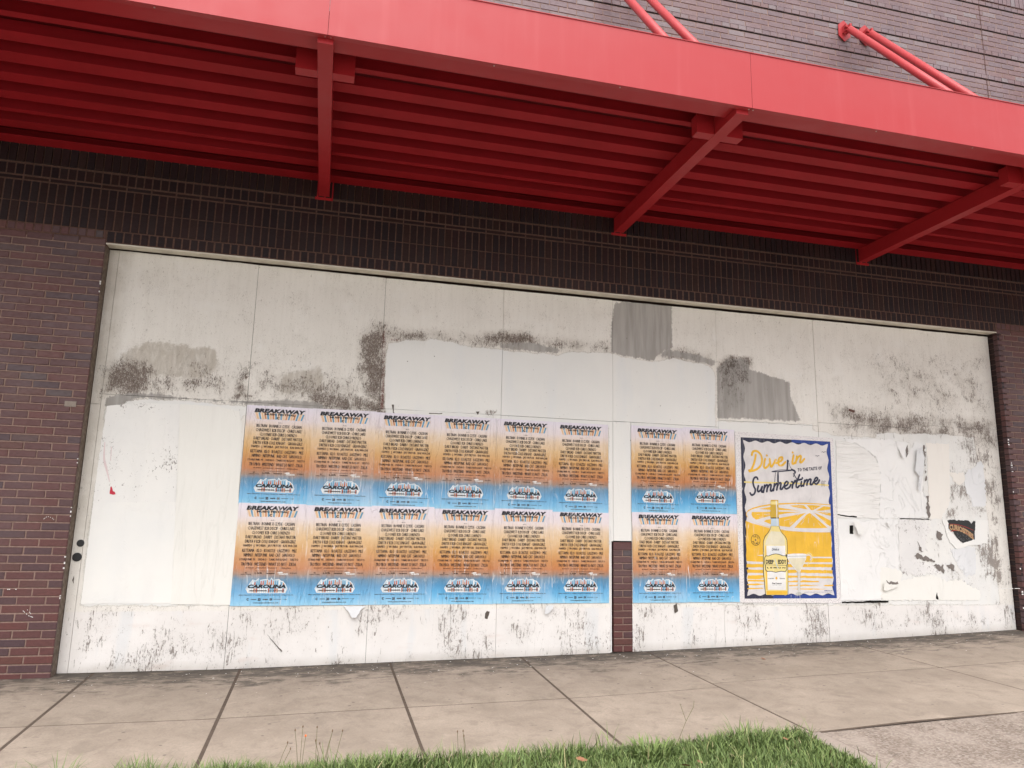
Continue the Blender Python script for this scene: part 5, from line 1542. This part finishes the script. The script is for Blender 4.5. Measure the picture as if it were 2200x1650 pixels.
for bx_ in beams:
    b = MB()
    b.box(-0.051, 0.051, YF + 0.048, -0.139, 4.41, 4.563)
    o = b.build('beam', M['red'], can, (bx_, 0, 0))
    b = MB(); b.box(-0.085, 0.085, -0.1385, -0.131, 4.375, 4.62); b.build('wall_plate', M['red'], can, (bx_, 0, 0))
    for sg in (-1, 1):
        b = MB(); xa, xb = sorted((sg * 0.0525, sg * 0.204)); b.box(xa, xb, -2.262, -2.172, 4.411, 4.566)
        b.box(xa, xb, -2.2615, -2.2525, 4.567, 4.698)
        b.build('outrigger', M['red'], can, (bx_, 0, 0))
for bx_ in beams:
    b = MB()
    for sx in (-0.062, 0.062):
        for sz in (4.39, 4.60):
            b.tube((bx_ + sx, -0.1475, sz), (bx_ + sx, -0.1386, sz), 0.009, 6)
    b.build('bolt', M['red'], can, kind='stuff')
for i in range(1, 6):
    for dx in (-0.016, 0.02):
        b = MB(); b.tube((seam[i] + dx, YF + 0.025, ZB - 0.003), (seam[i] + dx, YF + 0.025, ZB + 0.001), 0.0055, 10); b.build('screw', M['steel'], can)
    for t_ in (0.36, 0.66):
        x = seam[i - 1] + (seam[i] - seam[i - 1]) * t_
        b = MB(); b.tube((x, YF + 0.025, ZB - 0.003), (x, YF + 0.025, ZB + 0.001), 0.0055, 10); b.build('screw', M['steel'], can)
# tie rods with wall plates
hexo = [(0, 0.145), (0.082, 0.075), (0.082, -0.075), (0, -0.145), (-0.082, -0.075), (-0.082, 0.075)]
rods = []
for c_ in ((-1.31, 0.15), (1.68, 0.15), (4.895, 0.155), (8.05, 0.155), (11.2, 0.155), (14.3, 0.155)):
    rods += [c_[0] - c_[1], c_[0] + c_[1]]
for rx in rods:
    b = MB()
    yb = FACE - 0.014
    F0 = [(rx + a, yb - 0.010, 7.43 + c_) for a, c_ in hexo]; F1 = [(rx + a, yb, 7.43 + c_) for a, c_ in hexo]
    b.quad(*F0[::-1])
    for q in range(6):
        b.quad(F0[q], F0[(q + 1) % 6], F1[(q + 1) % 6], F1[q])
    pl = b.build('rod_plate', M['red_f'], can)
    b = MB()
    for sx in (-0.034, 0.022):
        b.box(rx + sx, rx + sx + 0.012, yb - 0.085, yb - 0.0105, 7.385, 7.475)
        b.tube((rx + sx + 0.006, yb - 0.085, 7.43), (rx + sx + 0.0061, yb - 0.1, 7.43), 0.02, 8)
    b.tube((rx - 0.05, yb - 0.07, 7.43), (rx + 0.05, yb - 0.07, 7.43), 0.014, 10)
    o = b.build('clevis', M['red_f'], pl)
    b = MB()
    d = Vector((0, -1.0, -1.256)).normalized()
    p0 = Vector((rx, yb - 0.075, 7.425))
    b.box(rx - 0.012, rx + 0.012, yb - 0.13, yb - 0.05, 7.36, 7.45)
    b.tube(tuple(p0 + d * 0.055), tuple(Vector((rx, -2.27, 7.425 - 1.256 * (2.27 - 0.22)))), 0.041, 20)
    o = b.build('tie_rod', M['red_f'], can); o.data.polygons.foreach_set('use_smooth', [len(q.vertices) == 4 and q.area > 0.01 for q in o.data.polygons])

# ------------------------------------------------------------------ ground
b = MB()
b.quad((-300, -300, -0.42), (300, -300, -0.42), (300, 300, -0.42), (-300, 300, -0.42))
g0 = b.build('ground', M['street'], kind='structure')
sw = bpy.data.objects.new('sidewalk', None); COL.objects.link(sw); sw['kind'] = 'structure'
tj = [-4.7, -3.45, -2.22, -1.01, 0.198, 1.361, 2.657, 3.903, 5.20, 7.489, 9.83, 12.2, 15.6]
SY0, SY1 = -2.62, 0.12
lj = {i: -1.42 for i in range(20)}
def slab(x0, x1, y0, y1, mat_, gap=0.007, top=0.0, parent=sw, name='slab', th=0.10):
    x0 += gap; x1 -= gap; y0 += 0.008; y1 -= 0.008
    c = 0.004
    nx, ny = 8, 5
    xs = [x0, x0 + c] + list(np.linspace(x0, x1, nx)[1:-1]) + [x1 - c, x1]
    ys = [y0, y0 + c] + list(np.linspace(y0, y1, ny)[1:-1]) + [y1 - c, y1]
    V = []; F = []
    for j, y in enumerate(ys):
        for i, x in enumerate(xs):
            ed = i in (0, len(xs) - 1) or j in (0, len(ys) - 1)
            V.append((x, y, gz(x, y) + top - (c if i in (0, len(xs) - 1) else 0.001 if ed else 0)))
    W_ = len(xs)
    for j in range(len(ys) - 1):
        for i in range(W_ - 1):
            a = j * W_ + i
            F.append((a, a + 1, a + W_ + 1, a + W_))
    ring = list(range(W_)) + [j * W_ + W_ - 1 for j in range(1, len(ys))] + [(len(ys) - 1) * W_ + i for i in range(W_ - 2, -1, -1)] + [j * W_ for j in range(len(ys) - 2, 0, -1)]
    bi = len(V)
    for r_ in ring: V.append((V[r_][0], V[r_][1], V[r_][2] - th))
    for q in range(len(ring)):
        F.append((ring[(q + 1) % len(ring)], ring[q], bi + q, bi + (q + 1) % len(ring)))
    me = bpy.data.meshes.new(name); me.from_pydata(V, [], F); me.materials.append(mat_); me.update()
    return link(name, me, parent)
for i in range(len(tj) - 1):
    yj = -1.42 if tj[i] < 4.5 else -1.30
    dz = 0.0
    slab(tj[i], tj[i + 1], yj, SY1, M['conc'], top=dz, gap=0.010 if tj[i] < 5 else 0.007)
    slab(tj[i], tj[i + 1], SY0, yj, M['conc'], top=dz, gap=0.010 if tj[i] < 5 else 0.007)
# dirt filling the joints
V = []; F = []
xs = np.linspace(-4.7, 15.6, 60)
for x in xs:
    V.append((x, SY0 - 0.02, gz(x, SY0) - 0.0035)); V.append((x, SY1, gz(x, SY1) - 0.0035))
for i in range(59):
    F.append((2 * i, 2 * i + 2, 2 * i + 3, 2 * i + 1))
me = bpy.data.meshes.new('joint_dirt'); me.from_pydata(V, [], F); me.materials.append(M['joint']); me.update()
link('joint_dirt', me, sw)
# driveway apron, right
slab(5.13, 5.25, -5.6, SY0 + 0.006, M['conc_b'], gap=0.002, name='driveway_border', parent=sw)
dv = slab(5.25, 15.6, -5.6, SY0 + 0.006, M['agg'], gap=0.003, name='driveway', parent=None, top=-0.004)
dv['kind'] = 'structure'
# lawn strip soil
def soil_z(x, y):
    return gz(x, -2.6) - 0.02 + 0.03 * (y + 2.6) * 0.3 + 0.012 * vnoise(x * 3, y * 3)
V = []; F = []
nx, ny = 90, 30
for j in range(ny + 1):
    for i in range(nx + 1):
        x = -4.7 + (5.125 + 4.7) * i / nx; y = -5.6 + (5.6 - 2.63) * j / ny
        V.append((x, y, soil_z(x, y)))
for j in range(ny):
    for i in range(nx):
        a = j * (nx + 1) + i; F.append((a, a + 1, a + nx + 2, a + nx + 1))
me = bpy.data.meshes.new('lawn_soil'); me.from_pydata(V, [], F); me.materials.append(M['soil']); me.update()
link('lawn_soil', me, kind='structure')

# grass blades
def grass(n_, xr, yr, hfun, name, keep=None, wid=(0.0022, 0.0045), seed=1, tone_shift=0.0, clump=None):
    r_ = np.random.default_rng(seed)
    x = r_.uniform(*xr, n_); y = r_.uniform(*yr, n_)
    if keep is not None:
        mk = np.array([keep(a, c_, r_) for a, c_ in zip(x, y)]); x = x[mk]; y = y[mk]
    n_ = len(x)
    h = np.array([hfun(a, c_) for a, c_ in zip(x, y)]) * r_.uniform(0.45, 1.15, n_)
    az = r_.uniform(0, 2 * np.pi, n_)
    lean = r_.uniform(0.15, 0.95, n_) * h
    wd = r_.uniform(*wid, n_)
    fa = az + r_.uniform(1.0, 2.1, n_)
    z0 = np.array([soil_z(a, c_) for a, c_ in zip(x, y)])
    T = [0, 0.38, 0.72, 1.0]; W = [1.0, 0.9, 0.6, 0.0]
    V = np.zeros((n_, 7, 3))
    for k_, (t_, ww) in enumerate(zip(T, W)):
        cxp = x + np.cos(az) * lean * t_ ** 2
        cyp = y + np.sin(az) * lean * t_ ** 2
        czp = z0 + h * (t_ - 0.18 * t_ ** 3 * (lean / np.maximum(h, 1e-4)))
        ox = np.cos(fa) * wd * ww; oy = np.sin(fa) * wd * ww
        if k_ < 3:
            V[:, 2 * k_] = np.stack([cxp - ox, cyp - oy, czp], 1); V[:, 2 * k_ + 1] = np.stack([cxp + ox, cyp + oy, czp], 1)
        else:
            V[:, 6] = np.stack([cxp, cyp, czp], 1)
    idx = np.arange(n_)[:, None] * 7
    quads = np.concatenate([idx + np.array([0, 1, 3, 2]), idx + np.array([2, 3, 5, 4])], 0)
    tris = idx + np.array([4, 5, 6])
    me = bpy.data.meshes.new(name)
    me.vertices.add(n_ * 7); me.vertices.foreach_set('co', V.reshape(-1))
    nl = len(quads) * 4 + len(tris) * 3
    me.loops.add(nl); me.loops.foreach_set('vertex_index', np.concatenate([quads.ravel(), tris.ravel()]).astype(np.int32))
    me.polygons.add(len(quads) + len(tris))
    ls = np.concatenate([np.arange(len(quads)) * 4, len(quads) * 4 + np.arange(len(tris)) * 3]).astype(np.int32)
    me.polygons.foreach_set('loop_start', ls)
    tn = np.clip(r_.beta(2.2, 2.6, n_) * 0.92 + tone_shift, 0, 0.90)
    dead = r_.random(n_) < 0.035
    tn[dead] = r_.uniform(0.93, 1.0, dead.sum())
    at = me.attributes.new('tone', 'FLOAT', 'POINT')
    at.data.foreach_set('value', np.repeat(tn, 7).astype(np.float32))
    me.materials.append(M['grass'])
    me.update(calc_edges=True); me.validate()
    return link(name, me)
def edge_y(x): return -2.60 + 0.05 * vnoise(x * 2.1, 0.3) + 0.02 * vnoise(x * 9, 4.0)
def keepf(x, y, r_):
    if y > edge_y(x) + 0.03: return False
    if x > 5.10 + 0.03 * vnoise(y * 5, 2.0): return False
    if x < 0.95: return r_.random() < (0.12 + 0.9 * max(0.0, vnoise(x * 5.3, y * 5.3) * 1.4 - 0.05))
    d_ = 0.70 + 0.5 * vnoise(x * 3.2, y * 3.2) + 0.3 * vnoise(x * 11, y * 11)
    return r_.random() < d_
def hf(x, y):
    h = 0.078 + 0.028 * vnoise(x * 2.4, y * 2.4 + 5)
    if y > edge_y(x) - 0.18: h *= 1.25
    h *= float(np.interp(x, [0.8, 1.2, 2.4, 3.8, 4.6], [1.4, 1.6, 1.15, 0.9, 0.8]))
    return max(h, 0.02)
g1 = grass(150000, (-1.5, 5.14), (-3.75, -2.54), hf, 'grass', keepf, seed=3)
g1['kind'] = 'stuff'
tag(g1, 'short green grass of the verge between the sidewalk and the driveway', 'grass')
g2 = grass(5200, (-1.5, 5.14), (-3.4, -2.53), lambda x, y: 0.165 + 0.07 * vnoise(x * 6, y * 3), 'grass', lambda x, y, r_: keepf(x, y, r_) and vnoise(x * 4.1, y * 4.1 + 9) > 0.02, (0.002, 0.0042), 8, 0.12)
g2['kind'] = 'stuff'
tag(g2, 'longer tufts of grass standing out of the verge lawn', 'grass')
# coarse crabgrass clumps
def clump(cx, cy, n_, r0, h, label, seed, w_=(0.004, 0.0065), tone=0.22):
    rr_ = np.random.default_rng(seed)
    V = []; F = []; Tn = []
    for q in range(n_):
        a_ = rr_.uniform(0, 2 * math.pi); rad = r0 * math.sqrt(rr_.random())
        x = cx + rad * math.cos(a_); y = cy + rad * math.sin(a_)
        hh = h * rr_.uniform(0.55, 1.15); ln = hh * rr_.uniform(0.3, 1.1)
        wd = rr_.uniform(*w_); da = a_ + rr_.uniform(-0.7, 0.7)
        z0 = soil_z(x, y)
        i = len(V)
        for t_, ww in ((0, 0.7), (0.35, 1.0), (0.7, 0.7), (1.0, 0.02)):
            px_ = x + math.cos(da) * ln * t_ ** 1.8; py_ = y + math.sin(da) * ln * t_ ** 1.8
            pz_ = z0 + hh * (t_ - 0.35 * t_ ** 3 * (ln / hh))
            ox = -math.sin(da) * wd * ww; oy = math.cos(da) * wd * ww
            V += [(px_ - ox, py_ - oy, pz_), (px_ + ox, py_ + oy, pz_)]
        for s_ in range(3):
            F.append((i + 2 * s_, i + 2 * s_ + 1, i + 2 * s_ + 3, i + 2 * s_ + 2))
        tv = min(0.9, tone + rr_.uniform(0.1, 0.6))
        Tn += [tv] * 8
    me = bpy.data.meshes.new('grass_clump'); me.from_pydata(V, [], F)
    at = me.attributes.new('tone', 'FLOAT', 'POINT'); at.data.foreach_set('value', Tn)
    me.materials.append(M['grass']); me.update()
    o = link('grass_clump', me)
    return tag(o, label, 'grass')
clump(3.98, -2.74, 130, 0.12, 0.13, 'broad bladed bright green grass clump standing out right of centre in the verge', 21)
clump(4.70, -2.63, 150, 0.16, 0.12, 'tall grass clump at the right end of the verge by the sidewalk joint', 22, (0.0022, 0.004), 0.1)
clump(1.62, -2.60, 100, 0.10, 0.12, 'leafy grass clump spilling over the sidewalk edge right of the left joint', 23)
clump(2.42, -2.62, 120, 0.12, 0.13, 'thick grass clump at the verge edge beside the centre joint', 24, (0.002, 0.004), 0.1)
clump(0.70, -2.55, 60, 0.09, 0.19, 'isolated thin grass tuft at the bottom left corner', 25, (0.0018, 0.003), 0.05)
clump(0.50, -2.53, 34, 0.06, 0.15, 'smallest grass tuft, farthest left on the bare verge', 26, (0.0018, 0.003), 0.05)

# flowering weeds
def weed(cx, cy, n_, h, label, seed, orange=False, spread=0.05, lean=0.06):
    rr_ = random.Random(seed)
    root = thing('weed', label, 'weed', (cx, cy, soil_z(cx, cy)))
    for q in range(n_):
        x = rr_.uniform(-spread, spread); y = rr_.uniform(-0.02, 0.02)
        hh = h * rr_.uniform(0.65, 1.0); lx = rr_.uniform(-lean, lean); ly = rr_.uniform(-0.03, 0.03)
        b = MB()
        pts = [(x + lx * t_ ** 1.6, y + ly * t_, hh * t_) for t_ in (0, 0.35, 0.7, 1.0)]
        for p0, p1 in zip(pts[:-1], pts[1:]): b.tube(p0, p1, 0.0013, 5, False)
        b.build('stem', M['stem'], root)
        b = MB()
        e_ = pts[-1]
        n6 = 6
        rad = 0.007 if (orange and q == 0) else 0.0042
        for lv, (z0_, r0_, z1_, r1_) in enumerate(((0, 0.3, 0.4, 1.0), (0.4, 1.0, 1.0, 0.35))):
            for a_ in range(n6):
                t0_, t1_ = 2 * math.pi * a_ / n6, 2 * math.pi * (a_ + 1) / n6
                b.quad((e_[0] + rad * r0_ * math.cos(t0_), e_[1] + rad * r0_ * math.sin(t0_), e_[2] + 0.014 * z0_), (e_[0] + rad * r0_ * math.cos(t1_), e_[1] + rad * r0_ * math.sin(t1_), e_[2] + 0.014 * z0_),
                       (e_[0] + rad * r1_ * math.cos(t1_), e_[1] + rad * r1_ * math.sin(t1_), e_[2] + 0.014 * z1_), (e_[0] + rad * r1_ * math.cos(t0_), e_[1] + rad * r1_ * math.sin(t0_), e_[2] + 0.014 * z1_))
        b.build('flower' if (orange and q == 0) else 'seed_head', M['petal'] if (orange and q == 0) else M['seed'], root)
weed(1.97, -2.56, 4, 0.27, 'thin weed with one orange flower bud above the grass', 3, True)
weed(2.08, -2.57, 5, 0.25, 'thin dry weed with brown seed heads next to the orange bud', 4)
weed(1.80, -2.58, 2, 0.20, 'short thin weed left of the orange bud', 5, False, 0.03)
weed(2.86, -2.58, 3, 0.20, 'thin brown weed right of the centre joint', 6, False, 0.05)
root = thing('seed_stalk', 'branching dry grass stalk leaning over the sidewalk right of centre', 'weed', (4.2, -2.62, soil_z(4.2, -2.62)))
for a, c_ in (((0, 0, 0), (0.10, 0.03, 0.16)), ((0.10, 0.03, 0.16), (0.07, 0.05, 0.26)), ((0.10, 0.03, 0.16), (0.17, 0.06, 0.235)), ((0.17, 0.06, 0.235), (0.18, 0.07, 0.27))):
    b = MB(); b.tube(a, c_, 0.0016, 5); b.build('stem', M['stem'], root)
# fallen leaves
def leaf(x, y, s_, rot_, label, dz=0.05):
    V = []; F = []
    prof = [(-1, 0.0), (-0.6, 0.34), (-0.1, 0.5), (0.4, 0.38), (0.8, 0.15), (1.0, 0.0)]
    for u, w_ in prof:
        V += [(u, -w_, 0.25 * w_ + 0.1 * u * u), (u, 0, 0.1 * u * u), (u, w_, 0.28 * w_ + 0.1 * u * u)]
    for i in range(5):
        a = 3 * i
        F += [(a, a + 3, a + 4, a + 1), (a + 1, a + 4, a + 5, a + 2)]
    me = bpy.data.meshes.new('fallen_leaf'); me.from_pydata([tuple(c_ * s_ for c_ in v_) for v_ in V], [], F); me.materials.append(M['leaf']); me.update()
    o = link('fallen_leaf', me, None, (x, y, dz)); o.rotation_euler = (0.35, 0.2, rot_)
    tag(o, label, 'leaf', 'fallen brown leaves')
leaf(3.50, -2.86, 0.042, 0.2, 'reddish brown fallen leaf lying on the grass left of the bright clump', soil_z(3.5, -2.86) + 0.08)
leaf(4.52, -2.74, 0.034, 1.2, 'reddish leaf caught in the tall clump at the right of the verge', soil_z(4.5, -2.7) + 0.09)
leaf(4.05, -3.06, 0.040, 2.0, 'brown fallen leaf near the bottom edge right of the bright clump', soil_z(4.0, -3.0) + 0.065)
leaf(4.16, -3.03, 0.036, 0.7, 'curled brown leaf beside the one at the bottom edge', soil_z(4.1, -3.0) + 0.07)
leaf(4.86, -2.82, 0.028, 0.4, 'small rust coloured leaf at the right tip of the verge', soil_z(4.8, -2.8) + 0.065)
leaf(6.12, -0.62, 0.035, 0.3, 'orange brown leaf lying on the sidewalk below the yellow poster', gz(6.12, -0.62) + 0.006)
# paint flakes and grit on the pavement by the wall
b = MB()
rr_ = random.Random(17)
for q in range(260):
    x = rr_.uniform(0, 9.6); y = -0.03 - abs(rr_.gauss(0, 0.33))
    if y < -1.6: continue
    z_ = gz(x, y) + 0.005
    s_ = rr_.uniform(0.003, 0.011); a_ = rr_.uniform(0, 3.1)
    b.quad(*[(x + s_ * r_ * math.cos(a_ + t_), y + s_ * r_ * math.sin(a_ + t_), z_ + 0.001 * i) for i, (t_, r_) in enumerate(((0, 1.0), (1.3, 0.6), (2.9, 1.1), (4.4, 0.7)))])
o = b.build('paint_flakes', M['p_white'], kind='stuff')
tag(o, 'white paint flakes scattered on the sidewalk along the boards', 'paint flakes')
print('tris', sum(len(o.data.polygons) for o in bpy.data.objects if o.type == 'MESH'), 'objects', len(bpy.data.objects))
